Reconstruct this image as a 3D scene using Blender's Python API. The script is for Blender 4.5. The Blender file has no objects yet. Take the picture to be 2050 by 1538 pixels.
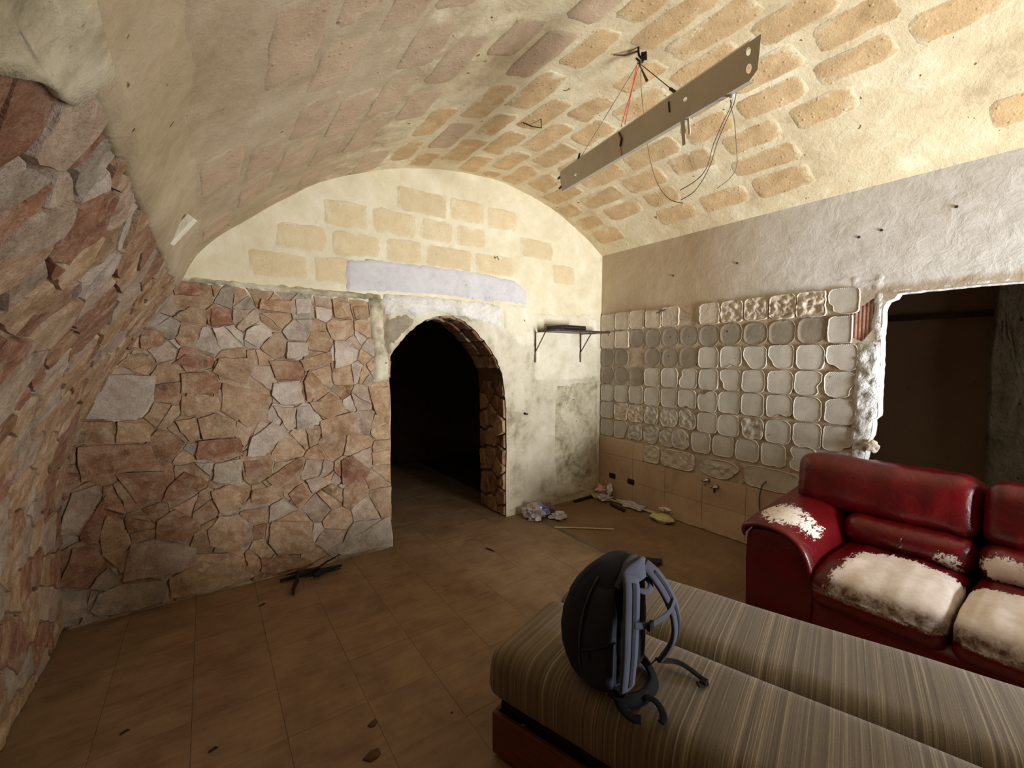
import bpy, bmesh, math, random
from mathutils import Vector, Matrix, noise
from mathutils.geometry import delaunay_2d_cdt

R = random.Random(7)
SC = bpy.context.scene
COL = SC.collection
YE, XR, H = 3.557, 3.77, 1.6          # end wall, right wall, eye height

# ------------------------------------------------------------------ camera
cam = bpy.data.objects.new('camera', bpy.data.cameras.new('camera'))
COL.objects.link(cam)
cam.data.sensor_width = 36.0
cam.data.lens = 870 / 2050 * 36.0
cam.data.clip_start = 0.02
PITCH, YAW = math.radians(3.355), math.radians(35.122)
cam.location = (0, 0, H)
cam.rotation_euler = (math.pi / 2 - PITCH, 0, -YAW)
SC.camera = cam

# ------------------------------------------------------------------ light
w = bpy.data.worlds.new('world'); SC.world = w; w.use_nodes = True
nt = w.node_tree
sky = nt.nodes.new('ShaderNodeTexSky'); sky.sky_type = 'HOSEK_WILKIE'
sky.sun_direction = (0.3, -0.5, 0.8); sky.turbidity = 3.0
nt.links.new(sky.outputs[0], nt.nodes['Background'].inputs[0])
nt.nodes['Background'].inputs[1].default_value = 0.6

def area(name, loc, target, sx, sy, power, color, spread=math.pi):
    l = bpy.data.lights.new(name, 'AREA'); l.shape = 'RECTANGLE'
    l.size, l.size_y, l.energy, l.color = sx, sy, power, color
    o = bpy.data.objects.new(name, l); COL.objects.link(o)
    o.location = loc
    o.rotation_euler = (Vector(target) - Vector(loc)).to_track_quat('-Z', 'Y').to_euler()
    l.spread = spread
    return o
# daylight thrown in by the open entrance behind the camera, mostly from the sunlit ground outside
area('daylight_entrance', (3.12, -2.05, 0.90), (2.95, 2.0, 2.1), 0.85, 1.4, 138, (0.96, 0.98, 1.0), math.radians(107))

vs = SC.view_settings
vs.view_transform = 'Standard'; vs.look = 'None'; vs.gamma = 1.0; vs.exposure = 0.0
vs.use_curve_mapping = False

# ------------------------------------------------------------------ helpers
def lin(r, g, b):
    f = lambda c: (c / 255) / 12.92 if c / 255 <= .04045 else ((c / 255 + .055) / 1.055) ** 2.4
    return (f(r), f(g), f(b), 1.0)

def ray(px, py):
    """direction of the photograph's pixel, used to find where things stand in the room"""
    cp, sp, cy, sy = math.cos(PITCH), math.sin(PITCH), math.cos(YAW), math.sin(YAW)
    fw = Vector((sy * cp, cy * cp, -sp)); rt = Vector((cy, -sy, 0)); up = rt.cross(fw)
    return fw + rt * ((px - 1025) / 870) - up * ((py - 769) / 870)
def at(px, py, axis, v):
    o = Vector((0, 0, H)); d = ray(px, py)
    return o + d * ((v - o[axis]) / d[axis])
def at_plane(px, py, p, n):
    o = Vector((0, 0, H)); d = ray(px, py)
    return o + d * ((Vector(p) - o).dot(n) / d.dot(n))

def mesh(name, vs_, fs, mat=None, parent=None, smooth=False, loc=None, mats=None, fmat=None):
    m = bpy.data.meshes.new(name)
    if loc is not None:
        vs_ = [Vector(v) - Vector(loc) for v in vs_]
    m.from_pydata([tuple(v) for v in vs_], [], fs)
    o = bpy.data.objects.new(name, m)
    COL.objects.link(o)
    if mats:
        for x in mats: m.materials.append(x)
        if fmat: m.polygons.foreach_set('material_index', fmat)
    elif mat: m.materials.append(mat)
    if smooth: m.polygons.foreach_set('use_smooth', [True] * len(m.polygons))
    if loc is not None: o.location = loc
    if parent: o.parent = parent
    m.update()
    return o
def empty(name, loc, rz=0.0):
    o = bpy.data.objects.new(name, None); COL.objects.link(o)
    o.location = loc; o.rotation_euler = (0, 0, rz); o.empty_display_size = .1
    return o
def tag(o, label=None, cat=None, group=None, kind=None):
    if label: o['label'] = label
    if cat: o['category'] = cat
    if group: o['group'] = group
    if kind: o['kind'] = kind
    return o

class MB:
    def __init__(s): s.v = []; s.f = []
    def add(s, vs_, fs):
        n = len(s.v); s.v += [Vector(v) for v in vs_]; s.f += [tuple(i + n for i in f) for f in fs]
    def box(s, c, size, rot=None, bev=0.0):
        a, b, h = size[0] / 2, size[1] / 2, size[2] / 2
        if bev <= 0:
            P = [Vector((x, y, z)) for x in (-a, a) for y in (-b, b) for z in (-h, h)]
            F = [(0, 1, 3, 2), (4, 6, 7, 5), (0, 4, 5, 1), (2, 3, 7, 6), (0, 2, 6, 4), (1, 5, 7, 3)]
        else:
            bm = bmesh.new(); bmesh.ops.create_cube(bm, size=1)
            for v in bm.verts: v.co = Vector((v.co.x * 2 * a, v.co.y * 2 * b, v.co.z * 2 * h))
            bmesh.ops.bevel(bm, geom=list(bm.edges), offset=bev, segments=2, affect='EDGES', profile=.5)
            bm.verts.ensure_lookup_table(); bm.verts.index_update()
            P = [v.co.copy() for v in bm.verts]; F = [tuple(v.index for v in f.verts) for f in bm.faces]; bm.free()
        M = (rot or Matrix.Identity(3))
        s.add([M @ p + Vector(c) for p in P], F)
    def tube(s, pts, r, n=8, cap=True):
        pts = [Vector(p) for p in pts]; rs = r if isinstance(r, (list, tuple)) else [r] * len(pts)
        base = len(s.v); up = None
        for i, p in enumerate(pts):
            t = (pts[min(i + 1, len(pts) - 1)] - pts[max(i - 1, 0)]).normalized()
            if up is None: up = Vector((0, 0, 1)) if abs(t.z) < .9 else Vector((1, 0, 0))
            a = t.cross(up).normalized(); up = a.cross(t).normalized()
            for k in range(n):
                an = 2 * math.pi * k / n
                s.v.append(p + (a * math.cos(an) + up * math.sin(an)) * rs[i])
        for i in range(len(pts) - 1):
            for k in range(n):
                a0 = base + i * n + k; a1 = base + i * n + (k + 1) % n
                s.f.append((a0, a1, a1 + n, a0 + n))
        if cap:
            s.f.append(tuple(base + k for k in reversed(range(n))))
            s.f.append(tuple(base + (len(pts) - 1) * n + k for k in range(n)))
    def ribbon(s, pts, nrm, width, thick):
        """flat strap: centre points, a face normal per point, width, thickness"""
        pts = [Vector(p) for p in pts]; base = len(s.v); N = len(pts)
        for i, p in enumerate(pts):
            t = (pts[min(i + 1, N - 1)] - pts[max(i - 1, 0)]).normalized()
            n = Vector(nrm[i] if isinstance(nrm, list) else nrm); n = (n - t * n.dot(t)).normalized()
            b = t.cross(n); wd = (width[i] if isinstance(width, (list, tuple)) else width) / 2; th = thick / 2
            for u, h in ((-1, 0), (-.88, 1), (-.4, 1.35), (.4, 1.35), (.88, 1), (1, 0), (.88, -1), (.4, -1.35), (-.4, -1.35), (-.88, -1)):
                s.v.append(p + b * (wd * u) + n * (th * h))
        for i in range(N - 1):
            for k in range(10):
                a0 = base + i * 10 + k; a1 = base + i * 10 + (k + 1) % 10
                s.f.append((a0, a0 + 10, a1 + 10, a1))
        s.f.append(tuple(base + k for k in range(10)))
        s.f.append(tuple(base + (N - 1) * 10 + k for k in reversed(range(10))))
    def build(s, name, mat, parent=None, smooth=False, loc=None):
        return mesh(name, s.v, s.f, mat, parent, smooth, loc)

def spline(pts, n):
    """Catmull-Rom through pts, n samples per span"""
    P = [Vector(p) for p in pts]; out = []
    for i in range(len(P) - 1):
        p0, p1, p2, p3 = P[max(i - 1, 0)], P[i], P[i + 1], P[min(i + 2, len(P) - 1)]
        for k in range(n):
            t = k / n
            out.append(.5 * ((2 * p1) + (p2 - p0) * t + (2 * p0 - 5 * p1 + 4 * p2 - p3) * t * t + (3 * p1 - p0 - 3 * p2 + p3) * t ** 3))
    out.append(P[-1]); return out

# ------------------------------------------------------------------ materials
class Mat:
    def __init__(s, name, rough=.85, spec=.3):
        s.m = bpy.data.materials.new(name); s.m.use_nodes = True
        s.t = s.m.node_tree; s.b = s.t.nodes['Principled BSDF']
        s.b.inputs['Roughness'].default_value = rough
        s.b.inputs['Specular IOR Level'].default_value = spec
        s.co = None
    def n(s, ty, **kw):
        nd = s.t.nodes.new(ty)
        for k, v in kw.items():
            if k.startswith('i_'):
                key = k[2:]; key = int(key) if key.isdigit() else key.replace('_', ' ')
                nd.inputs[key].default_value = v
            else: setattr(nd, k, v)
        return nd
    def l(s, a, b): s.t.links.new(a, b)
    def coords(s, kind='world', scale=(1, 1, 1), rand=False):
        if kind == 'world': o = s.n('ShaderNodeNewGeometry').outputs['Position']
        else: o = s.n('ShaderNodeTexCoord').outputs['Object']
        if rand:
            oi = s.n('ShaderNodeObjectInfo'); mu = s.n('ShaderNodeVectorMath', operation='SCALE'); mu.inputs['Scale'].default_value = 37
            cb = s.n('ShaderNodeCombineXYZ')
            for i in range(3): s.l(oi.outputs['Random'], cb.inputs[i])
            s.l(cb.outputs[0], mu.inputs[0]); ad = s.n('ShaderNodeVectorMath', operation='ADD')
            s.l(o, ad.inputs[0]); s.l(mu.outputs[0], ad.inputs[1]); o = ad.outputs[0]
        mp = s.n('ShaderNodeMapping'); mp.inputs['Scale'].default_value = scale
        s.l(o, mp.inputs['Vector']); return mp.outputs[0]
    def noise(s, co, scale, detail=5, rough=.6, dist=0):
        nd = s.n('ShaderNodeTexNoise', i_Scale=scale, i_Detail=detail, i_Roughness=rough, i_Distortion=dist)
        s.l(co, nd.inputs['Vector']); return nd.outputs['Fac']
    def ramp(s, fac, stops, mode='LINEAR'):
        r = s.n('ShaderNodeValToRGB'); r.color_ramp.interpolation = mode
        e = r.color_ramp.elements
        while len(e) < len(stops): e.new(.5)
        for x, (p, c) in zip(e, stops): x.position = p; x.color = c
        s.l(fac, r.inputs[0]); return r.outputs[0]
    def mix(s, fac, a, b, mode='MIX'):
        x = s.n('ShaderNodeMix', data_type='RGBA', blend_type=mode)
        for sock, v in ((x.inputs[0], fac), (x.inputs[6], a), (x.inputs[7], b)):
            if hasattr(v, 'is_linked') or hasattr(v, 'links'): s.l(v, sock)
            else: sock.default_value = v
        return x.outputs[2]
    def math(s, op, a, b=0.0, c=0.0):
        x = s.n('ShaderNodeMath', operation=op)
        for i, v in enumerate((a, b, c)):
            if hasattr(v, 'links'): s.l(v, x.inputs[i])
            else: x.inputs[i].default_value = v
        return x.outputs[0]
    def sep(s, co):
        x = s.n('ShaderNodeSeparateXYZ'); s.l(co, x.inputs[0]); return x.outputs
    def color(s, c):
        if hasattr(c, 'links'): s.l(c, s.b.inputs['Base Color'])
        else: s.b.inputs['Base Color'].default_value = c
        return s
    def bump(s, heights, dist=.01, strength=1.0):
        """heights: list of (socket, weight)"""
        acc = None
        for h, wt in heights:
            v = s.math('MULTIPLY', h, wt); acc = v if acc is None else s.math('ADD', acc, v)
        b = s.n('ShaderNodeBump'); b.inputs['Distance'].default_value = dist; b.inputs['Strength'].default_value = strength
        s.l(acc, b.inputs['Height']); s.l(b.outputs[0], s.b.inputs['Normal']); return s
    def vary(s, c, amt=.25):
        """per-object lightness"""
        oi = s.n('ShaderNodeObjectInfo'); hs = s.n('ShaderNodeHueSaturation')
        v = s.math('MULTIPLY_ADD', oi.outputs['Random'], amt, 1 - amt / 2)
        s.l(v, hs.inputs['Value'])
        if hasattr(c, 'links'): s.l(c, hs.inputs['Color'])
        else: hs.inputs['Color'].default_value = c
        return hs.outputs[0]

def plain(name, c, rough=.6, metal=0.0, spec=.4, scale=30, amt=.25, bump=.0):
    M_ = Mat(name, rough, spec); co = M_.coords('object')
    nz = M_.noise(co, scale, 4)
    d = tuple(x * (1 - amt) for x in c[:3]) + (1,); u = tuple(min(1, x * (1 + amt)) for x in c[:3]) + (1,)
    M_.color(M_.ramp(nz, [(.3, d), (.7, u)])); M_.b.inputs['Metallic'].default_value = metal
    if bump: M_.bump([(nz, 1)], bump)
    return M_.m

def stone_mat(name, c0, c1, c2):
    """rough limestone facing: mottled tones, lime smeared across stones and joints alike, pits"""
    M_ = Mat(name, .92, .15); co = M_.coords('world', rand=True); cw = M_.coords('world')
    big = M_.noise(co, 5, 7, .7, .6); mid = M_.noise(co, 18, 7, .75, .4); fine = M_.noise(co, 120, 4, .75)
    dk0 = tuple(x * .62 for x in c0[:3]) + (1,)
    base = M_.ramp(big, [(.30, dk0), (.42, c0), (.56, c1), (.70, c2)])
    sm = M_.ramp(mid, [(.50, (0, 0, 0, 1)), (.64, (1, 1, 1, 1))])
    base = M_.mix(M_.math('MULTIPLY', sm, .55), base, c2)
    lime = M_.noise(cw, 6.5, 7, .72, .7); lm = M_.ramp(lime, [(.52, (0, 0, 0, 1)), (.66, (1, 1, 1, 1))])
    base = M_.mix(M_.math('MULTIPLY', lm, .62), base, lin(192, 172, 148))
    dk = M_.ramp(fine, [(.30, (.66, .64, .62, 1)), (.52, (1, 1, 1, 1))])
    dm = M_.ramp(mid, [(.28, (.72, .68, .64, 1)), (.45, (1, 1, 1, 1))])
    base = M_.mix(1.0, base, dk, 'MULTIPLY'); base = M_.mix(.8, base, dm, 'MULTIPLY')
    M_.color(M_.vary(base, .24)); M_.bump([(big, .6), (mid, .8), (fine, .25)], .014, 1.0)
    return M_.m
ST = {
 'r': stone_mat('stone_red', lin(138, 96, 74), lin(162, 120, 96), lin(192, 166, 142)),
 'o': stone_mat('stone_orange', lin(160, 126, 94), lin(180, 150, 118), lin(204, 184, 156)),
 't': stone_mat('stone_tan', lin(162, 130, 98), lin(188, 156, 124), lin(210, 190, 164)),
 'b': stone_mat('stone_brown', lin(142, 104, 76), lin(168, 130, 100), lin(202, 176, 150)),
 'g': stone_mat('stone_grey', lin(156, 142, 124), lin(176, 162, 144), lin(200, 188, 170)),
 'w': stone_mat('stone_white', lin(184, 166, 150), lin(202, 186, 170), lin(218, 206, 192)),
 'p': stone_mat('stone_pink', lin(166, 142, 122), lin(186, 164, 144), lin(208, 192, 172)),
}

def plaster_mat(name, cols, scale=2.2, bumpd=.012, fine=45, rough=.92, lumps=1.0):
    M_ = Mat(name, rough, .2); co = M_.coords('world')
    a = M_.noise(co, scale, 7, .62, .5); b = M_.noise(co, scale * 5, 6, .65, .3); f = M_.noise(co, fine, 4, .7)
    k = M_.math('ADD', M_.math('MULTIPLY', a, .65), M_.math('MULTIPLY', b, .35))
    n = len(cols); base = M_.ramp(k, [(.36 + .28 * i / (n - 1), c) for i, c in enumerate(cols)])
    sp = M_.ramp(M_.noise(co, 90, 2, .5), [(.24, (.55, .5, .45, 1)), (.31, (1, 1, 1, 1))])
    pit = M_.ramp(M_.noise(co, 24, 1, .4), [(.20, (.25, .2, .15, 1)), (.235, (1, 1, 1, 1))])
    base = M_.mix(.85, base, pit, 'MULTIPLY')
    M_.color(M_.mix(.8, base, sp, 'MULTIPLY'))
    M_.bump([(b, .7 * lumps), (f, .22), (pit, .5)], bumpd); M_.base = base; M_.co_ = co
    return M_
MORTAR = plaster_mat('lime_mortar', [lin(118, 96, 74), lin(158, 136, 112), lin(192, 172, 148)], 4, .02, 60).m
VCOL = [lin(186, 167, 132), lin(208, 190, 154), lin(216, 202, 168), lin(232, 221, 192)]
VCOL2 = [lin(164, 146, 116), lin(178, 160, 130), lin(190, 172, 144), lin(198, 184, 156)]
_v = plaster_mat('vault_plaster', VCOL, 1.6, .014, 40); _x = _v.sep(_v.co_)
_a = _v.noise(_v.co_, 1.6, 7, .62, .5); _b = _v.noise(_v.co_, 8.0, 6, .65, .3)
_k = _v.math('ADD', _v.math('MULTIPLY', _a, .65), _v.math('MULTIPLY', _b, .35))
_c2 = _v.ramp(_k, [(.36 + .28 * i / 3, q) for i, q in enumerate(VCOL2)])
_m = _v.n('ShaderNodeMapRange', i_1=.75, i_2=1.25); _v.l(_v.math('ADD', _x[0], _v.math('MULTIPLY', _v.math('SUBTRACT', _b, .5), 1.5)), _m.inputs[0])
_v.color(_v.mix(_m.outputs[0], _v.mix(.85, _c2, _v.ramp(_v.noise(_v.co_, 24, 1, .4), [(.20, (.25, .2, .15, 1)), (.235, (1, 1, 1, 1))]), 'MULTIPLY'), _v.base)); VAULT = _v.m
def block_mat(name, c0, c1, under, scale, veil=.12):
    """soft sandstone, its rim smeared over with the plaster around it"""
    M_ = Mat(name, .93, .15); co = M_.coords('world')
    a = M_.noise(co, 9, 6, .7, .3); f = M_.noise(co, 70, 4, .7); c = M_.noise(co, 12, 6, .75, .5)
    base = M_.ramp(a, [(.35, c0), (.65, c1)])
    A = M_.noise(co, scale, 7, .62, .5); B = M_.noise(co, scale * 5, 6, .65, .3)
    k = M_.math('ADD', M_.math('MULTIPLY', A, .65), M_.math('MULTIPLY', B, .35))
    pl = M_.ramp(k, [(.36 + .28 * i / (len(under) - 1), q) for i, q in enumerate(under)])
    rim = M_.n('ShaderNodeAttribute', attribute_name='rim')
    c5 = M_.noise(co, 4.5, 3, .6)
    m = M_.math('ADD', rim.outputs['Fac'], M_.math('MULTIPLY', M_.math('SUBTRACT', M_.math('ADD', M_.math('MULTIPLY', c, .6), M_.math('MULTIPLY', c5, .4)), .47), 3.4))
    mk = M_.math('MAXIMUM', veil, M_.ramp(m, [(.38, (0, 0, 0, 1)), (.74, (1, 1, 1, 1))]))
    nub = M_.n('ShaderNodeTexVoronoi', i_Scale=22.0); M_.l(co, nub.inputs['Vector'])
    nb = M_.ramp(nub.outputs['Distance'], [(.0, (1, 1, 1, 1)), (.22, (0, 0, 0, 1))])
    M_.color(M_.mix(mk, M_.vary(base, .16), pl)); M_.bump([(a, .5), (f, .3), (nb, .35), (B, .3)], .012)
    return M_.m
BLK_O = block_mat('ochre_block', lin(186, 152, 108), lin(206, 175, 130), VCOL, 1.6)
BLK_P = block_mat('pinkish_block', lin(184, 158, 130), lin(200, 176, 148), VCOL2, 1.6)
LCOL = [lin(204, 192, 160), lin(216, 206, 176), lin(228, 221, 198)]
BLK_Y = block_mat('yellow_block', lin(198, 174, 132), lin(212, 192, 152), LCOL, 2.0, .3)
CREAM = plaster_mat('cream_plaster', [lin(196, 184, 158), lin(216, 208, 184), lin(232, 226, 208)], 2.0, .010, 40).m
GREYP = plaster_mat('grey_cement', [lin(186, 182, 180), lin(200, 197, 197), lin(210, 207, 208)], 4, .002, 60).m
WHITEP = plaster_mat('white_plaster', [lin(190, 184, 172), lin(222, 217, 208), lin(238, 235, 228)], 6, .02, 50).m
BROWNP = plaster_mat('bare_render', [lin(128, 114, 96), lin(150, 136, 116), lin(168, 154, 132)], 6, .015, 50).m
STAINP = plaster_mat('stained_plaster', [lin(128, 120, 98), lin(176, 166, 140), lin(206, 196, 170), lin(216, 208, 186)], 3.2, .010, 45).m
ADH_C = plaster_mat('cream_adhesive', [lin(188, 174, 156), lin(206, 193, 176), lin(216, 205, 188)], 7, .008, 80).m
def ridged(name, cols):
    M_ = plaster_mat(name, cols, 5, .006, 80); co = M_.co_
    wv = M_.n('ShaderNodeTexWave', wave_type='BANDS', bands_direction='DIAGONAL', i_Scale=55.0, i_Distortion=1.5); M_.l(co, wv.inputs['Vector'])
    M_.bump([(wv.outputs['Fac'], .3), (M_.noise(co, 20, 4), .5)], .004); return M_.m
ADH_L = ridged('light_grey_adhesive', [lin(182, 174, 160), lin(196, 189, 176), lin(206, 200, 188)])
ADH_G = plaster_mat('dark_grey_adhesive', [lin(138, 128, 112), lin(150, 140, 124), lin(160, 150, 134)], 5, .003, 90).m
ADH_W = plaster_mat('white_mortar', [lin(200, 198, 192), lin(225, 224, 220), lin(240, 240, 238)], 8, .03, 40).m

# right wall plaster: one render coat, greyer cement where it was patched near the opening, pinkish where tiles came off
def right_wall_mat():
    M_ = Mat('right_wall_plaster', .9, .2); co = M_.coords('world'); x = M_.sep(co)
    a = M_.noise(co, 1.6, 6, .6, .4); b = M_.noise(co, 9, 6, .65, .4); f = M_.noise(co, 60, 4, .7)
    warm = M_.ramp(a, [(.35, lin(180, 160, 134)), (.65, lin(196, 180, 156))])
    cool = M_.ramp(b, [(.35, lin(208, 204, 196)), (.65, lin(226, 223, 218))])
    gap = M_.ramp(b, [(.38, lin(160, 130, 108)), (.46, lin(176, 160, 138)), (.62, lin(192, 180, 160))])
    yy = M_.math('ADD', x[1], M_.math('MULTIPLY', a, .8))
    fc = M_.ramp(yy, [(.0, (1, 1, 1, 1)), (1, (0, 0, 0, 1))])
    mr = M_.n('ShaderNodeMapRange', i_1=1.9, i_2=2.7, i_3=1.0, i_4=0.0); M_.l(yy, mr.inputs[0])
    up = M_.mix(mr.outputs[0], warm, cool)
    zz = M_.math('ADD', x[2], M_.math('MULTIPLY', b, .05))
    m2 = M_.n('ShaderNodeMapRange', i_1=2.10, i_2=2.14, i_3=0.0, i_4=1.0); M_.l(zz, m2.inputs[0])
    M_.color(M_.mix(m2.outputs[0], gap, up)); M_.bump([(b, .6), (f, .08)], .010); return M_.m
RWALL = right_wall_mat()

def tile_mat(name, c0, c1, rough, spec, rand=True, sc=6, b=.002, amt=.12):
    M_ = Mat(name, rough, spec); co = M_.coords('world', rand=rand)
    a = M_.noise(co, sc, 6, .6, .3); f = M_.noise(co, 70, 3, .6)
    st = M_.noise(M_.coords('world', (2, 14, 1), rand=rand), 2.5, 5, .6)
    k = M_.math('ADD', M_.math('MULTIPLY', a, .6), M_.math('MULTIPLY', st, .4))
    gr = M_.ramp(M_.noise(M_.coords('world'), 2.2, 6, .7, .8), [(.36, (.74, .70, .66, 1)), (.60, (1, 1, 1, 1))])
    M_.color(M_.mix(.85, M_.vary(M_.ramp(k, [(.35, c0), (.65, c1)]), amt), gr, 'MULTIPLY')); M_.bump([(f, .3), (a, .5)], b)
    rr = M_.ramp(a, [(.3, (rough - .1,) * 3 + (1,)), (.7, (rough + .12,) * 3 + (1,))]); M_.l(rr, M_.b.inputs['Roughness'])
    return M_.m
FTILE = tile_mat('floor_tile', lin(124, 98, 72), lin(152, 126, 98), .6, .3, amt=.06)
SCREED = tile_mat('floor_screed', lin(112, 88, 62), lin(136, 108, 80), .65, .3, False, 3)
WTILE = tile_mat('beige_wall_tile', lin(192, 166, 140), lin(204, 180, 154), .4, .4, True, 3, .001, .08)
GROUT = plain('grout', lin(70, 52, 38), .9)
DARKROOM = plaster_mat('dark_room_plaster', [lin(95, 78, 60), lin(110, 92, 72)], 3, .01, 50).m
BROWNROOM = plaster_mat('brown_room_plaster', [lin(146, 124, 100), lin(156, 134, 110)], 1, .004, 50).m
PIER = plaster_mat('rough_grey_pier', [lin(110, 105, 86), lin(135, 128, 105), lin(150, 144, 122)], 5, .03, 40).m

# ------------------------------------------------------------------ vault profile (x, z), from the right springing over the crown down to the left floor
PROF = [(3.77, 2.775), (3.41, 2.985), (2.98, 3.165), (2.50, 3.275), (2.08, 3.285), (1.633, 3.225), (1.197, 3.108), (.813, 2.945),
        (.503, 2.741), (.251, 2.538), (.047, 2.355), (-.118, 2.150), (-.278, 1.876), (-.464, 1.594), (-.633, 1.212), (-.719, .897),
        (-.757, .578), (-.769, 0)]
_d = spline([(x, z, 0) for x, z in PROF], 12)
_S = [0.0]
for a_, b_ in zip(_d, _d[1:]): _S.append(_S[-1] + (b_ - a_).length)
STOT = _S[-1]
def prof(s):
    s = max(0, min(STOT, s)); lo, hi = 0, len(_S) - 1
    while hi - lo > 1:
        m = (lo + hi) // 2
        if _S[m] <= s: lo = m
        else: hi = m
    t = (s - _S[lo]) / max(1e-9, _S[hi] - _S[lo]); p = _d[lo].lerp(_d[hi], t)
    g = (_d[min(hi + 1, len(_d) - 1)] - _d[max(lo - 1, 0)]).normalized()
    return p.x, p.y, -g.y, g.x      # x, z, then the normal pointing into the room
def prof_n(s):
    x, z, nx, nz = prof(s)
    if (2.0 - x) * nx + (1.2 - z) * nz < 0: nx, nz = -nx, -nz
    return x, z, nx, nz
def s_of_z(zt):
    best = None
    for i, p in enumerate(_d):
        if i > len(_d) * .5 and (best is None or abs(p.y - zt) < best[0]): best = (abs(p.y - zt), _S[i])
    return best[1]
def map_vault(u, v, h):
    x, z, nx, nz = prof_n(v); return Vector((x + nx * h, u, z + nz * h))
def map_end(u, v, h): return Vector((u, YE - h, v))
def map_right(u, v, h): return Vector((XR - h, u, v))
def map_floor(u, v, h): return Vector((u, v, h))
def nz3(p, sc, seed=0.0): return noise.noise(Vector((p[0] * sc + seed, p[1] * sc - seed, p[2] * sc + seed * 2)))
def fbm(p, sc, seed=0.0): return nz3(p, sc, seed) + .5 * nz3(p, sc * 2.1, seed + 5) + .25 * nz3(p, sc * 4.3, seed + 9)
def at_vault(px, py):
    """(Y, s) on the vault for a pixel of the photograph"""
    o = Vector((0, 0, H)); d = ray(px, py); best = None
    for i in range(len(_d) - 1):
        a, b = _d[i], _d[i + 1]; nx, nz = -(b.y - a.y), b.x - a.x
        dn = d.x * nx + d.z * nz
        if abs(dn) < 1e-9: continue
        t = ((a.x - o.x) * nx + (a.y - o.z) * nz) / dn
        if t <= 0: continue
        q = o + d * t; L2 = (b.x - a.x) ** 2 + (b.y - a.y) ** 2
        u = ((q.x - a.x) * (b.x - a.x) + (q.z - a.y) * (b.y - a.y)) / L2
        if -1e-4 <= u <= 1.0001 and (best is None or t < best[0]): best = (t, q.y, _S[i] + u * (_S[i + 1] - _S[i]))
    return best[1:] if best else None

def surface_grid(name, mapf, us, vs_, disp, mat, parent=None, smooth=True):
    V = []; F = []; nv = len(vs_)
    for u in us:
        for v in vs_:
            p = mapf(u, v, 0); V.append(mapf(u, v, disp(p, u, v)))
    for i in range(len(us) - 1):
        for j in range(nv - 1):
            a = i * nv + j; F.append((a, a + 1, a + nv + 1, a + nv))
    return mesh(name, V, F, mat, parent, smooth)
def frange(a, b, st):
    n = max(1, round(abs(b - a) / st)); return [a + (b - a) * i / n for i in range(n + 1)]

def inside(poly, x, y):
    c = False; j = len(poly) - 1
    for i in range(len(poly)):
        xi, yi = poly[i]; xj, yj = poly[j]
        if (yi > y) != (yj > y) and x < (xj - xi) * (y - yi) / (yj - yi) + xi: c = not c
        j = i
    return c
def holed_surface(name, outer, holes, mapf, step, disp, mat, parent=None, fine=None):
    """flat wall with openings, triangulated on a fine grid so it can carry relief"""
    P = []; E = []
    for poly in [outer] + holes:
        n0 = len(P); P += [Vector(p) for p in poly]; k = len(poly)
        E += [(n0 + i, n0 + (i + 1) % k) for i in range(k)]
    x0, x1 = min(p[0] for p in outer), max(p[0] for p in outer); y0, y1 = min(p[1] for p in outer), max(p[1] for p in outer)
    for i, u in enumerate(frange(x0 + step, x1 - step, step)):
        for v in frange(y0 + step, y1 - step, step):
            u2 = u + (R.random() - .5) * step * .3; v2 = v + (R.random() - .5) * step * .3
            if inside(outer, u2, v2) and not any(inside(h, u2, v2) for h in holes): P.append(Vector((u2, v2)))
    r = delaunay_2d_cdt(P, E, [], 0, 1e-6)
    V2, F = r[0], r[2]; FF = []
    for f in F:
        c = sum((V2[i] for i in f), Vector((0, 0))) / len(f)
        if inside(outer, c.x, c.y) and not any(inside(h, c.x, c.y) for h in holes): FF.append(tuple(f))
    V = [mapf(p.x, p.y, disp(mapf(p.x, p.y, 0), p.x, p.y)) for p in V2]
    return mesh(name, V, FF, mat, parent, True)

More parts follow.
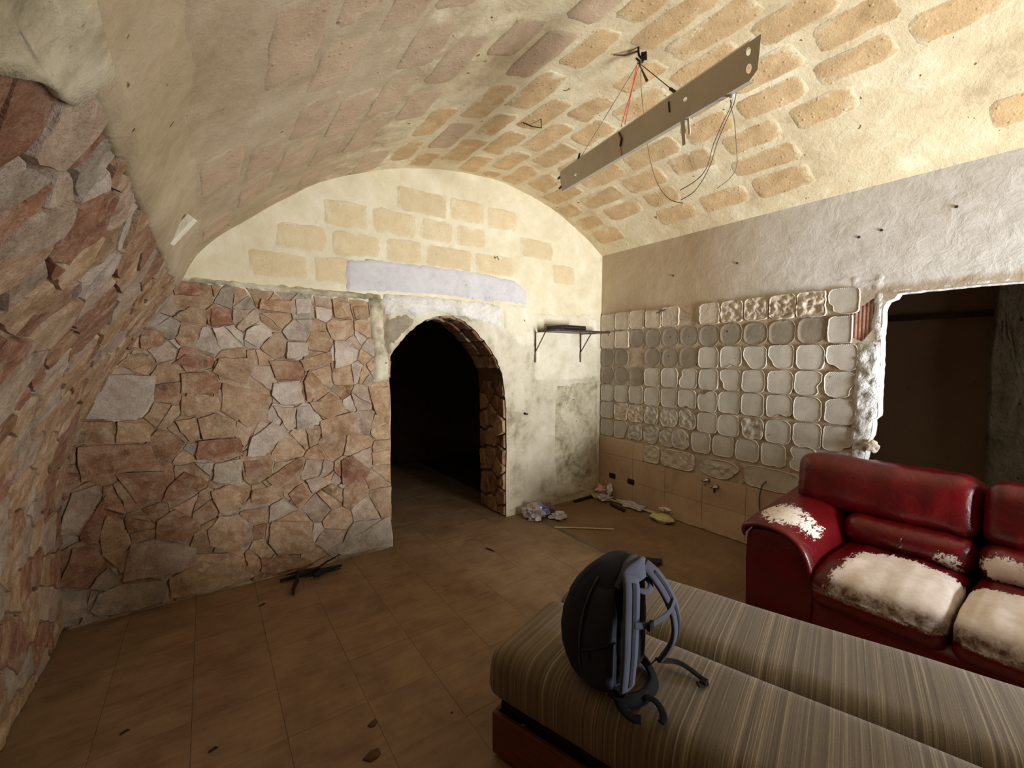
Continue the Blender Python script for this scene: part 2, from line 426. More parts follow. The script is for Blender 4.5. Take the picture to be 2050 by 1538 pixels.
def slab(name, poly, mapf, h, mat, parent, edge=.012, rough=.004, sub=.05, smooth=True, chip=.006, under=-.006, tilt=None, rings=3, seed=None, flat=False):
    """a piece of stone / plaster / brick: irregular outline with its own thickness, mapped on to a wall"""
    sd = R.random() * 50 if seed is None else seed
    pts = []
    n = len(poly)
    for i in range(n):
        a, b = Vector(poly[i]), Vector(poly[(i + 1) % n]); L = (b - a).length; k = max(1, min(5, round(L / sub)))
        for j in range(k):
            p = a.lerp(b, j / k); q = chip
            pts.append(Vector((p.x + q * (nz3((p.x, p.y, sd), 15, sd) * 1.4 + nz3((p.x, p.y, sd), 45, sd)), p.y + q * (nz3((p.y, p.x, sd), 15, sd + 3) * 1.4 + nz3((p.y, p.x, sd), 45, sd + 3)))))
    c = sum(pts, Vector((0, 0))) / len(pts); N = len(pts)
    tl = tilt or (R.uniform(-.08, .08), R.uniform(-.08, .08))
    rad = max(1e-3, sum((p - c).length for p in pts) / N)
    V = []; hts = []
    if name == 'block' and flat: levels = [(1 + .010 / rad, -.008), (1.0, -.0015), (1 - .010 / rad, h * .6), (1 - min(.3, .026 / rad), h)]
    else: levels = [(1.0, under), (1.0 - min(.2, edge * .35 / rad), h * .55), (1.0 - min(.45, edge / rad), h)]
    l0 = levels[-1][0]
    for r_ in range(1, rings): levels.append((l0 * (1 - r_ / rings), h))
    for f, hh in levels:
        for p in pts:
            q = c + (p - c) * f; hv = hh
            if hh > 0:
                d = q - c; hv += (d.x * tl[0] + d.y * tl[1]) * (0 if flat else 1) + rough * fbm((q.x, q.y, sd), 14, sd) * (1 if f < .999 else .3)
            V.append(mapf(q.x, q.y, hv))
    V.append(mapf(c.x, c.y, h + rough * nz3((c.x, c.y, sd), 14, sd)))
    F = []
    for l_ in range(len(levels) - 1):
        for i in range(N):
            a = l_ * N + i; b = l_ * N + (i + 1) % N; F.append((a, b, b + N, a + N))
    b0 = (len(levels) - 1) * N
    for i in range(N): F.append((b0 + i, b0 + (i + 1) % N, len(V) - 1))
    loc = mapf(c.x, c.y, 0)
    nl = len(levels)
    # make faces look out of the wall
    e1 = V[b0 + 1] - V[-1]; e0 = V[b0] - V[-1]; out = mapf(c.x, c.y, 1) - mapf(c.x, c.y, 0)
    if e0.cross(e1).dot(out) < 0: F = [tuple(reversed(f)) for f in F]
    o = mesh(name, V, F, mat, parent, smooth, loc=loc)
    if name == 'stone' and hasattr(o.data, 'set_sharp_from_angle'): o.data.set_sharp_from_angle(angle=math.radians(28))
    if name == 'block':
        a = o.data.attributes.new('rim', 'FLOAT', 'POINT')
        a.data.foreach_set('value', [(1.0, .95, .62, .30, .12, .04, 0)[min(l_, 6)] for l_ in range(nl) for _ in range(N)] + [0.0])
    return o

def clip(poly, nx, ny, d):
    out = []
    for i in range(len(poly)):
        a, b = poly[i], poly[(i + 1) % len(poly)]
        da = a[0] * nx + a[1] * ny - d; db = b[0] * nx + b[1] * ny - d
        if da <= 0: out.append(a)
        if (da < 0 < db) or (db < 0 < da):
            t = da / (da - db); out.append((a[0] + (b[0] - a[0]) * t, a[1] + (b[1] - a[1]) * t))
    return out
def cells(seeds, region, gap):
    """seeds: (x, y, r). power diagram cut to a convex region, joints left open"""
    res = []
    for i, (x, y, r) in enumerate(seeds):
        P = list(region)
        for j, (x2, y2, r2) in enumerate(seeds):
            if i == j: continue
            dx, dy = x2 - x, y2 - y; L = math.hypot(dx, dy)
            if L > .9 or L < 1e-6: continue
            d = ((x2 * x2 + y2 * y2 - r2 * r2) - (x * x + y * y - r * r)) / 2
            P = clip(P, dx / L, dy / L, d / L - gap / 2)
            if len(P) < 3: break
        # drop tiny edges
        if len(P) >= 3:
            Q = []
            for k, p in enumerate(P):
                q = P[(k + 1) % len(P)]
                if math.hypot(p[0] - q[0], p[1] - q[1]) > .012: Q.append(p)
            P = Q
        res.append(P if len(P) >= 3 else None)
    return res

def shatter(cl, p_, info):
    """break some of the cells across, as the facing slabs are"""
    out = []
    for P, c in zip(cl, info):
        if not P: continue
        xs = [p[0] for p in P]; ys = [p[1] for p in P]; w_ = max(xs) - min(xs); h_ = max(ys) - min(ys)
        if R.random() < p_ and min(w_, h_) > .11:
            cx = sum(xs) / len(xs) + R.uniform(-.03, .03); cy = sum(ys) / len(ys) + R.uniform(-.03, .03)
            a = R.uniform(-.9, .9) + (0 if w_ > h_ else math.pi / 2); nx, ny = math.cos(a), math.sin(a); d = cx * nx + cy * ny
            A = clip(P, nx, ny, d - .002); B = clip(P, -nx, -ny, -d - .002)
            ok = [Q for Q in (A, B) if len(Q) >= 3]
            if len(ok) == 2: out.append((A, c)); out.append((B, R.choice('ttpbog') if R.random() < .5 else c)); continue
        out.append((P, c))
    return out
# ================================================================== SETTING
SZ = s_of_z(2.09)          # where the vault plaster ends and the stone facing begins
# ---- vault
def vdisp(p, u, v):
    return .008 * fbm(p, 2.6, 1) + (.0045 if v < 2.6 else .002) * noise.noise(p * 8) - .006
def map_vault_d(u, v, h): return map_vault(u, v, h + vdisp(map_vault(u, v, 0), u, v))
vs_list = frange(0, SZ + .04, .05)
ys = [-2.3, -1.6, -.9, -.3, 0] + frange(.1, YE + .02, .05)
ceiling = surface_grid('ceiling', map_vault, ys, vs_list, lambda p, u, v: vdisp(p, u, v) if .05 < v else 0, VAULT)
tag(ceiling, kind='structure')
PITCHS = .236
for r_ in range(18):
    s0 = .26 + r_ * PITCHS
    if s0 > SZ - .35: break
    off = (r_ % 2) * .22 + R.uniform(-.03, .03); y = .15 + off
    while y < YE - .12:
        L = R.uniform(.36, .50); y1 = min(y + L, YE - .02)
        right = s0 < 2.6
        skip = .08 if right else .12
        if s0 < .95 and y < 1.25: skip = .6
        if s0 < .5 and y < 1.9: skip = .6
        if s0 > 3.1 and y < 1.8: skip = .6
        if R.random() > skip and y1 - y > .14:
            g = R.uniform(.010, .03); hh = PITCHS / 2 - R.uniform(.008, .026)
            yc0, yc1 = y + g, y1 - g; c = .03
            poly = [(yc0 + c, s0 - hh), (yc1 - c, s0 - hh), (yc1, s0 - hh + c), (yc1, s0 + hh - c), (yc1 - c, s0 + hh), (yc0 + c, s0 + hh), (yc0, s0 + hh - c), (yc0, s0 - hh + c)]
            slab('block', poly, map_vault_d, .004 if right else .003, BLK_O if s0 < 2.2 or (s0 < 2.7 and R.random() < .4) else BLK_P, ceiling, edge=.022, rough=.004, chip=.007, sub=.05, under=-.014, flat=True, rings=5)
        y += L + .03

# ---- left wall: curved, faced with irregular stones
wl = surface_grid('wall_left', map_vault, [-2.3, -1.2, -.3] + frange(.2, YE + .02, .06), frange(SZ - .02, STOT, .06),
                  lambda p, u, v: .012 * fbm(p, 5, 2) + .012, MORTAR)
tag(wl, kind='structure')
seeds = []
for t in """80,220,r,B;330,110,g;330,330,p,B;470,150,o;450,520,r;40,560,w;60,760,g;500,720,g;530,930,w;690,800,o;60,1030,r;240,960,p;230,1120,p;90,1250,p,B;
470,1130,r,B;300,1330,r;720,990,p;780,1180,w;150,1440,p;450,1350,t;650,1300,t;600,1440,w;900,1350,r;830,1430,t;330,850,b,s;600,1100,p,s""".replace('\n', '').split(';'):
    q = t.split(','); ys_ = at_vault(float(q[0]) * .2992, 100 + float(q[1]) * .2992)
    if ys_: seeds.append((ys_[0], max(SZ + .05, ys_[1]), q[2], {'B': .13, 's': .05}.get(q[3] if len(q) > 3 else '', .08)))
tries = 0
while tries < 6000 and len(seeds) < 235:
    tries += 1
    y, s = R.uniform(.45, YE), R.uniform(SZ, STOT); r = R.choice((.06, .08, .08, .10, .13))
    if all(math.hypot(y - a[0], s - a[1]) > .62 * (r + a[3]) + .045 for a in seeds):
        seeds.append((y, s, R.choice('rrbbootttppptg'), r))
reg = [(.4, SZ + .015), (YE - .012, SZ + .015), (YE - .012, STOT - .01), (.4, STOT - .01)]
for P, c in shatter(cells([(a[0], a[1], a[3]) for a in seeds], reg, .004), .22, [a[2] for a in seeds]):
    slab('stone', P, map_vault, R.uniform(.027, .037), ST[c], wl, edge=.006, rough=.008, chip=.0055, sub=.035, under=.0, tilt=(R.uniform(-.03, .03), R.uniform(-.03, .03)))
# ragged plaster lip over the top course
V = []; F = []; k = 0
yy = frange(.3, YE, .04)
for y in yy:
    e = SZ + .02 + .03 * noise.noise(Vector((y * 3, 1, 0))) + .015 * noise.noise(Vector((y * 13, 4, 0)))
    for s, h in ((SZ - .36, -.03), (SZ - .16, .010), (SZ - .05, .034), (e, .040), (e + .012, .028), (e + .012, -.01)):
        V.append(map_vault(y, s, h + .006 * fbm((y, s, 0), 9, 3) if h > 0 else h))
for i in range(len(yy) - 1):
    for j in range(5): a = i * 6 + j; F.append((a, a + 1, a + 7, a + 6))
tag(mesh('plaster_lip', V, F, VAULT, wl, True))
slab('plaster_patch', [(.30, SZ - .06), (1.04, SZ - .02), (1.02, SZ + .06), (.95, SZ + .09), (.88, SZ + .11), (.76, SZ + .17), (.55, SZ + .2), (.30, SZ + .24)], map_vault, .050, STAINP, wl, edge=.02, rough=.006, chip=.012, sub=.04, flat=True, rings=5)
# broken spout stub sticking out of the wall
b = MB(); p = map_vault(2.42, SZ - .05, .03); q = p + Vector((.07, -.03, .09))
b.box((p + q) / 2, (.035, .03, .15), (q - p).to_track_quat('Z', 'X').to_matrix(), .004); b.build('bracket_stub', CREAM, wl)

# ---- end wall with the arch
ARCH = [(1.25, -.05), (1.245, .5), (1.25, 1.0), (1.25, 1.56)] + [(p.x, p.y) for p in spline([(1.254, 1.60, 0), (1.342, 1.735, 0), (1.53, 1.905, 0), (1.75, 1.985, 0), (1.97, 1.94, 0), (2.237, 1.70, 0), (2.382, 1.443, 0), (2.43, 1.1, 0)], 4)] + [(2.435, .7), (2.43, .35), (2.43, -.05)]
ARCH = [(x + .010 * noise.noise(Vector((x * 23, z * 23, 3))), z + .010 * noise.noise(Vector((z * 19, x * 23, 8))) if z > 0 else z) for x, z in
        [(a[0] + (b_[0] - a[0]) * t, a[1] + (b_[1] - a[1]) * t) for a, b_ in zip(ARCH, ARCH[1:]) for t in (0, .25, .5, .75)] + [ARCH[-1]]]
def edisp(p, u, v):
    if v < 2.08 and u < 1.26: return .010 * fbm(p, 9, 6) + .008
    return .006 * fbm(p, 4, 6) + .003 * fbm(p, 16, 2)
def end_mat():
    M_ = Mat('end_wall_plaster', .92, .2); co = M_.coords('world'); x = M_.sep(co)
    a = M_.noise(co, 2.4, 7, .62, .5); b = M_.noise(co, 10, 6, .65, .4); f = M_.noise(co, 55, 4, .7)
    A = M_.noise(co, 2.0, 7, .62, .5); B = M_.noise(co, 10.0, 6, .65, .3)
    cream = M_.ramp(M_.math('ADD', M_.math('MULTIPLY', A, .65), M_.math('MULTIPLY', B, .35)), [(.36 + .28 * i / 2, q) for i, q in enumerate(LCOL)])
    pier = M_.ramp(M_.math('ADD', M_.math('MULTIPLY', a, .7), M_.math('MULTIPLY', b, .3)), [(.34, lin(150, 140, 116)), (.46, lin(196, 187, 164)), (.58, lin(214, 206, 186)), (.7, lin(226, 220, 202))])
    mort = M_.ramp(b, [(.35, lin(130, 112, 92)), (.65, lin(185, 165, 140))])
    z1 = M_.n('ShaderNodeMapRange', i_1=2.03, i_2=2.11); M_.l(M_.math('ADD', x[2], M_.math('MULTIPLY', b, .06)), z1.inputs[0])
    x1 = M_.n('ShaderNodeMapRange', i_1=1.24, i_2=1.28); M_.l(x[0], x1.inputs[0])
    low = M_.mix(x1.outputs[0], mort, pier)
    M_.color(M_.mix(z1.outputs[0], low, cream)); M_.bump([(b, .6), (f, .2)], .010); return M_.m
we = holed_surface('wall_end', [(-.95, 0), (3.80, 0), (3.80, 3.4), (-.95, 3.4)], [ARCH], map_end, .045, edisp, end_mat())
tag(we, kind='structure')
SEEDS = """770,165,o,B;865,160,t;925,195,g;990,205,g;1060,180,t;1125,235,t;1170,185,g,s;1245,240,g;1330,240,w;1395,250,o;1480,240,o;1545,240,g;1330,185,t,s;
670,230,p;800,215,t,s;790,270,t;905,275,r;1000,285,p;1130,280,t;1250,300,w,s;1395,325,t;1300,325,o,s;1510,320,o;1560,330,g,s;
540,250,t;640,280,g;530,310,b;510,360,b;620,360,b;680,320,g;780,350,o;710,385,w,s;840,370,w;930,350,w;1060,345,w;1215,345,w;1305,380,o;1435,385,p,s;1490,350,w,s;1540,400,g;
470,430,t;580,455,t;660,420,p;790,450,r;950,440,t,s;1130,390,t;1215,410,w;1410,420,w;1510,440,t,s;1290,450,t;
620,485,t,s;690,500,t;960,495,t;1070,450,t,s;1070,530,p;1180,490,r;1400,510,t;1320,520,t;1460,500,w,s;1500,510,p,s;1550,480,g;
500,600,w,B;820,545,b;700,590,b;800,635,t;1000,600,t,B;1180,590,w;1290,570,t;1400,580,b,s;1350,640,o;1435,630,w,s;1490,610,p;1555,600,o;
680,670,t;390,745,r;545,750,o;760,720,t;890,725,t;1010,740,t,s;1165,680,w;1255,690,w;1390,700,t;1490,710,p;1560,720,t;
670,800,b;460,860,b,B;900,815,r;775,845,t,s;1090,770,p;1180,820,t;1260,760,t;1360,790,t;1470,800,t;1560,840,t;
280,860,t,s;275,940,r;840,885,w,s;930,920,t;1050,890,o;1300,830,b,s;1290,910,p;1190,900,o;1440,900,r;1490,850,p;
590,960,b,B;780,930,t;360,1010,g;1320,950,t,s;1220,1000,t;1100,1000,o;1390,960,p,s;1560,930,t;
480,1000,b;630,1080,t;750,1040,t;850,1050,t;950,1010,t;930,1065,b,s;1050,1070,b;1150,1070,p;1300,1060,p;1360,1010,t;1450,1000,t;1560,1020,t;1500,1060,p;
390,1130,r;470,1190,t;270,1230,g;590,1150,b;700,1150,b;930,1180,t,B;1050,1160,b,s;1190,1160,t,B;1290,1150,w,s;1360,1180,p;1380,1110,t;1490,1190,g,B;
330,1290,b,B;430,1330,g;620,1280,p,B;1060,1240,t;900,1300,t,B;1150,1290,b;550,1400,g,B;760,1370,o;300,1440,g;420,1440,g;1290,1260,t,s;700,1400,t,s""".replace('\n', '').split(';')
sd = []
for t in SEEDS:
    q = t.split(','); p = at(float(q[0]) * .4875, 500 + float(q[1]) * .4875, 1, YE)
    sd.append((p.x, p.z, {'B': .16, 's': .045}.get(q[3] if len(q) > 3 else '', .09), q[2]))
TRACED = [('w', '330,640 375,545 430,510 645,515 640,590 600,650 565,700 330,695'), ('o', '300,705 470,702 478,792 290,800'), ('t', '482,702 615,712 622,790 480,792'),
 ('b', '318,808 500,795 625,800 660,900 520,912 335,948 322,880'), ('b', '740,510 850,500 905,545 898,590 745,590'), ('t', '745,600 895,600 905,665 740,680'),
 ('t', '908,548 1010,570 1110,600 1100,700 1010,730 980,700 910,660'), ('t', '810,690 880,672 960,690 978,765 830,778'), ('t', '720,700 800,685 825,770 780,790 740,745'),
 ('r', '812,782 990,772 1002,845 805,860'), ('w', '1010,850 1030,770 1120,700 1182,750 1080,845'), ('t', '870,505 900,445 1040,445 1045,480 1010,555 900,520'),
 ('b', '1100,455 1220,455 1250,490 1240,535 1130,530'), ('w', '1120,545 1235,545 1250,630 1150,635 1115,600'), ('t', '1245,540 1270,490 1355,580 1260,620'),
 ('o', '1265,625 1400,615 1420,660 1345,698 1290,665'), ('p', '1115,640 1208,645 1205,740 1180,742'), ('w', '1215,645 1270,640 1298,700 1285,735 1215,742'), ('t', '1310,700 1450,660 1455,760 1320,770'),
 ('b', '470,915 680,905 690,960 655,1030 560,1035'), ('r', '250,910 330,915 325,955 270,1030 240,1000'), ('p', '242,1165 300,990 400,960 425,1000 375,1090 320,1165'), ('r', '325,1175 385,1090 438,995 435,1070 410,1205 335,1195'),
 ('t', '415,1170 440,1080 500,1100 530,1180 525,1240 495,1310 420,1250'), ('r', '240,1375 310,1215 400,1215 438,1280 350,1385'), ('p', '505,1355 535,1205 700,1195 810,1220 800,1290 700,1330'),
 ('o', '695,1345 830,1270 1060,1300 1065,1330 860,1400 700,1425'), ('g', '370,1480 400,1410 500,1370 688,1350 688,1430 560,1470 420,1500'), ('g', '240,1392 330,1400 360,1450 366,1500 240,1530'), ('g', '442,1292 490,1330 493,1358 440,1398 372,1386'),
 ('t', '850,1150 900,1090 1000,1090 1015,1200 995,1260 860,1210'), ('t', '1110,1110 1270,1110 1300,1240 1140,1250 1100,1200'), ('g', '1340,1230 1490,1150 1598,1085 1600,1212 1400,1252'),
 ('b', '1090,940 1225,848 1245,862 1225,960 1130,975'), ('r', '1000,865 1060,862 1105,900 1080,932 1005,930'), ('o', '1030,985 1140,958 1170,985 1090,1045 1030,1035'), ('g', '870,950 880,875 990,855 995,970'), ('w', '800,870 878,870 865,930'),
 ('b', '690,970 760,905 860,955 740,1030 665,1030'), ('t', '1070,205 1200,210 1200,265 1060,245'), ('r', '700,130 835,140 830,190 720,190'), ('r', '865,240 940,250 965,310 865,315'), ('t', '705,280 780,230 850,250 852,312 740,300'),
 ('o', '1225,455 1360,415 1365,465 1252,480'), ('w', '1370,370 1450,380 1445,470 1370,490'), ('o', '1505,562 1590,562 1592,668 1540,678'), ('w', '1175,380 1265,380 1265,435 1175,450'), ('r', '1400,860 1440,840 1520,900 1490,950 1400,965'),
 ('b', '640,1110 720,1060 800,1100 830,1140 780,1188 640,1190'), ('t', '860,990 930,965 1010,1000 1015,1050 900,1080'), ('w', '1010,330 1060,305 1120,350 1050,400 1000,370'), ('p', '630,210 700,190 740,240 700,275 640,250'),
 ('t', '455,385 500,320 570,320 570,405'), ('b', '578,325 680,340 670,390 610,410 580,410'), ('t', '480,475 530,425 610,430 600,470 540,495'), ('r', '700,470 760,430 850,440 860,480 790,485'), ('b', '1065,1260 1250,1258 1300,1288 1120,1325 1070,1318'),
 ('o', '1360,205 1430,215 1440,285 1370,280'), ('o', '1445,235 1505,230 1508,285 1455,285'), ('w', '1210,205 1270,200 1275,265 1215,270'), ('b', '1180,1000 1240,950 1270,1010 1210,1050'), ('p', '1250,945 1300,930 1350,945 1280,1000')]
TR_P = []
for c, t in TRACED:
    P = []
    for q in t.split(): x, y = q.split(','); p = at(float(x) * .4875, 500 + float(y) * .4875, 1, YE); P.append((max(-.755, p.x), max(.008, p.z)))
    TR_P.append((c, P))
region = [(1.243, .005), (1.243, 1.62), (1.10, 2.06), (-.14, 2.10)] + [(p[0] + .01, p[1]) for p in PROF if p[1] < 2.1 and p[0] < 0]
region[-1] = (-.76, .005)
for P, c in shatter(cells([a[:3] for a in sd], region, .003), .38, [a[3] for a in sd]):
    cxy = (sum(p[0] for p in P) / len(P), sum(p[1] for p in P) / len(P)); hit = False
    for _, T_ in TR_P:
        if inside(T_, *cxy) and sum(inside(T_, *p) for p in P) >= .55 * len(P): hit = True
    if hit: continue
    slab('stone', P, map_end, R.uniform(.015, .024), ST[c], we, edge=.004, rough=.006, chip=.007, sub=.035, under=-.004, tilt=(R.uniform(-.035, .035), R.uniform(-.035, .035)))
for c, P in TR_P: slab('stone', P, map_end, R.uniform(.030, .037), ST[c], we, edge=.004, rough=.005, chip=.006, sub=.035, under=-.004, tilt=(R.uniform(-.02, .02), R.uniform(-.02, .02)))
# lunette block courses
for r_ in range(6):
    z0 = 2.16 + r_ * .222; x = -.2 + (r_ % 2) * .2
    while x < 3.5:
        L = R.uniform(.34, .5); x1 = x + L
        ok = True
        for xx in (x + .03, x1 - .03):
            top = max([zz for (px_, zz) in [(d.x, d.y) for d in _d] if abs(px_ - xx) < .08] or [0])
            if z0 + .19 > top - .03: ok = False
        if .9 < (x + x1) / 2 < 2.75 and z0 < 2.32: ok = False
        sk = .06 if x < 1.6 else (.35 if x < 2.3 else .8)
        if ok and R.random() > sk:
            g = R.uniform(.008, .02); c = .02; a0, a1, b0, b1 = x + g, x1 - g, z0 + g, z0 + .222 - g
            slab('block', [(a0 + c, b0), (a1 - c, b0), (a1, b0 + c), (a1, b1 - c), (a1 - c, b1), (a0 + c, b1), (a0, b1 - c), (a0, b0 + c)],
                 map_end, .006, BLK_Y, we, edge=.012, rough=.004, chip=.010, sub=.07, flat=True, rings=3, under=-.01)
        x = x1 + .004
def px_poly(pts, ax, v, a, b):
    out = []
    for p in pts:
        q = at(p[0], p[1], ax, v); out.append((q[a], q[b]))
    return out
E_ = lambda pts: px_poly(pts, 1, YE, 0, 2)
patch = [
 ('plaster_patch', E_([(692, 520), (740, 518), (800, 524), (880, 534), (960, 545), (1030, 562), (1056, 585), (1056, 610), (990, 603), (880, 592), (770, 584), (695, 584), (688, 550)]), .016, GREYP, .008),
 ('plaster_patch', E_([(766, 588), (870, 594), (960, 604), (1005, 612), (1003, 655), (960, 643), (925, 634), (885, 626), (862, 622), (835, 640), (815, 624), (772, 632), (764, 610)]), .020, WHITEP, .012),
 ('plaster_patch', E_([(772, 636), (814, 628), (834, 643), (800, 676), (775, 716), (768, 690)]), .010, BROWNP, .006),
 ('plaster_patch', E_([(1006, 606), (1058, 612), (1055, 690), (1050, 700), (1010, 662)]), .012, CREAM, .006),
 ('plaster_patch', E_([(1064, 628), (1196, 628), (1198, 755), (1110, 764), (1070, 760)]), .007, CREAM, .004),
 ('plaster_patch', E_([(736, 593), (765, 593), (770, 690), (779, 728), (778, 768), (744, 766), (746, 705), (737, 645)]), .034, STAINP, .006),
 ('plaster_patch', E_([(338, 553), (420, 558), (500, 566), (600, 573), (690, 584), (762, 590), (765, 600), (690, 598), (600, 590), (500, 581), (420, 570), (345, 562)]), .030, STAINP, .012),
 ('plaster_patch', E_([(1114, 772), (1196, 762), (1196, 978), (1118, 1000), (1108, 900)]), .006, STAINP, .004),
]
def ragged(poly, st, amp, seed):
    out = []
    for i in range(len(poly)):
        a, b_ = Vector(poly[i]), Vector(poly[(i + 1) % len(poly)]); k = max(1, round((b_ - a).length / st))
        for j in range(k):
            p = a.lerp(b_, j / k); out.append((p.x + amp * nz3((p.x, p.y, seed), 22, seed), p.y + amp * nz3((p.y, p.x, seed), 22, seed + 2)))
    return out
def edist(poly, x, y):
    best = 9; q = Vector((x, y))
    for i in range(len(poly)):
        a, b_ = Vector(poly[i]), Vector(poly[(i + 1) % len(poly)]); d = b_ - a
        t = max(0, min(1, (q - a).dot(d) / max(1e-9, d.length_squared))); best = min(best, (a + d * t - q).length)
    return best
for k_, (nm, P, h, m_, rg) in enumerate(patch):
    P = ragged(P, .025, .016, k_ * 3.3)
    holed_surface(nm, P, [], map_end, .03, lambda p, u, v, P=P, h=h, rg=rg: edisp(p, u, v) + (lambda e: -.006 if e < .0015 else (h * min(1, .4 + e / .03) + rg * fbm((u, v, 1), 9, 3)))(edist(P, u, v)), m_, we)
# nails and small holes in the end wall
b = MB(); p = at(990, 516, 1, YE); b.tube([p, p + Vector((0, -.05, .0)), p + Vector((.01, -.055, -.03))], .004, 6); b.build('nail', plain('rusty_iron', lin(80, 50, 35), .8), we)
b = MB(); p = at(1050, 828, 1, YE); b.tube([p + Vector((0, .01, 0)), p + Vector((0, -.02, 0))], [.016, .01], 7); b.box(p + Vector((.01, -.02, -.005)), (.03, .02, .012)); b.build('wall_plug', plain('black_hole', lin(25, 22, 20), .8), we)

# ---- arch reveal, 0.47 m deep
Y2 = YE + .47
V = []; F = []; n = len(ARCH); rows = frange(YE, Y2, .06)
for y in rows:
    for i, (x, z) in enumerate(ARCH):
        d = 0 if y == YE else .014 * fbm((x, y, z), 8, 3)
        cx_, cz_ = 1.84, 1.1
        v = Vector((cx_ - x, 0, (cz_ - z) if z > 1.2 else 0)).normalized() * d
        V.append(Vector((x, y, z)) + v)
for j in range(len(rows) - 1):
    for i in range(n - 1): a = j * n + i; F.append((a, a + n, a + n + 1, a + 1))
tunnel = mesh('trim_1', V, F, plaster_mat('reveal_mortar', [lin(95, 74, 54), lin(125, 100, 76)], 6, .02).m, None, True); tag(tunnel, kind='structure')
def map_jr(u, v, h): return Vector((2.43 - h, u, v))
sd = []; t = 0
while t < 400 and len(sd) < 40:
    t += 1; y, z = R.uniform(YE, Y2), R.uniform(0, 1.35)
    if all(math.hypot(y - a[0], z - a[1]) > .15 for a in sd): sd.append((y, z, R.choice((.05, .08, .1))))
for P in cells(sd, [(YE + .012, .01), (Y2, .01), (Y2, 1.38), (YE + .012, 1.38)], .014):
    if P: slab('stone', P, map_jr, R.uniform(.012, .03), ST[R.choice('rbobt')], tunnel, edge=.015, rough=.008, under=-.015)
# voussoir blocks inside the arch head
hd = [p for p in ARCH if p[1] > 1.40]
L_ = [0]
for a, b_ in zip(hd, hd[1:]): L_.append(L_[-1] + math.hypot(b_[0] - a[0], b_[1] - a[1]))
def map_head(u, v, h):
    u = max(0, min(L_[-1] - 1e-4, u)); i = max(k for k in range(len(L_)) if L_[k] <= u); i = min(i, len(hd) - 2)
    t = (u - L_[i]) / (L_[i + 1] - L_[i]); x = hd[i][0] + (hd[i + 1][0] - hd[i][0]) * t; z = hd[i][1] + (hd[i + 1][1] - hd[i][1]) * t
    d = Vector((1.84 - x, 0, 1.2 - z)).normalized(); return Vector((x + d.x * h, v, z + d.z * h))
u = .02
while u < L_[-1] - .1:
    wd = R.uniform(.12, .2)
    for v0 in (YE + .015, YE + .245):
        g = .008; slab('block', [(u + g, v0), (min(u + wd, L_[-1]) - g, v0), (min(u + wd, L_[-1]) - g, v0 + .215), (u + g, v0 + .215)], map_head, R.uniform(.006, .016), ST[R.choice('bbtog')], tunnel, edge=.012, rough=.008, under=-.03)
    u += wd

# ---- right wall with the opening
OPEN = [(.0, -.0001), (1.12, -.0001), (1.10, .6), (1.075, .78), (1.05, .86), (1.04, .93), (1.035, 1.02), (1.012, 1.06), (1.010, 1.17), (.985, 1.20), (.982, 1.5), (.986, 1.8), (.982, 1.95), (.965, 1.985), (.925, 2.00), (.91, 2.03), (.6, 2.035), (.3, 2.03), (.0, 2.035)]
OPEN2 = []
for a, b_ in zip(OPEN, OPEN[1:]):
    k = max(1, int(math.hypot(a[0] - b_[0], a[1] - b_[1]) / .03))
    for i in range(k):
        y, z = a[0] + (b_[0] - a[0]) * i / k, a[1] + (b_[1] - a[1]) * i / k
        j = .006 if z > .3 else 0
        OPEN2.append((y + j * noise.noise(Vector((y * 40, z * 40, 1))), z + (j * noise.noise(Vector((z * 40, y * 40, 5))) if y > .02 else 0)))
OPEN2.append(OPEN[-1])
BRK = px_poly([(1700, 622), (1712, 614), (1728, 612), (1748, 598), (1764, 596), (1764, 652), (1745, 662), (1726, 684), (1706, 676), (1703, 650), (1694, 640)], 0, XR, 1, 2)
SOCK = [px_poly([(a, c), (b_, c), (b_, d), (a, d)], 0, XR, 1, 2) for a, b_, c, d in ((1550, 1561, 754, 766),)]
def rdisp(p, u, v):
    d = .003 * fbm(p, 5, 6)
    if .5 < v < 2.12: d += .003 * fbm(p, 14, 2)
    return d
wr = holed_surface('wall_right', [(-2.3, 0), (YE + .02, 0), (YE + .02, 2.9), (-2.3, 2.9)], [OPEN2, BRK] + SOCK, map_right, .05, rdisp, RWALL)
tag(wr, kind='structure')
# reveal of the opening, 10 cm thick
V = []; F = []; n = len(OPEN2)
for x in (XR, XR + .05, XR + .10):
    for (y, z) in OPEN2: V.append(Vector((x, y, z)))
for j in range(2):
    for i in range(n - 1): a = j * n + i; F.append((a, a + 1, a + n + 1, a + n))
mesh('reveal', V, F, ADH_W, wr, False)
# hollow clay brick showing in the broken plaster
BR = plain('clay_brick', lin(200, 160, 142), .9, scale=40, bump=.003)
b = MB(); y0, y1 = min(p[0] for p in BRK) - .03, max(p[0] for p in BRK) + .03
y0 = 1.0; b.box((XR + .030, (y0 + y1) / 2, 1.85), (.02, y1 - y0 + .02, .50)); yy_ = y0
while yy_ < y1:
    b.box((XR + .016, yy_, 1.85), (.012, .010, .48)); yy_ += .022
b.build('hollow_brick', BR, wr)
b = MB(); b.box((XR + .05, 1.64, 1.43), (.01, .12, .12)); b.box((XR + .03, 1.69, 1.43), (.05, .005, .1)); b.build('socket_recess', plain('dark_recess', lin(30, 24, 20), .9), wr)
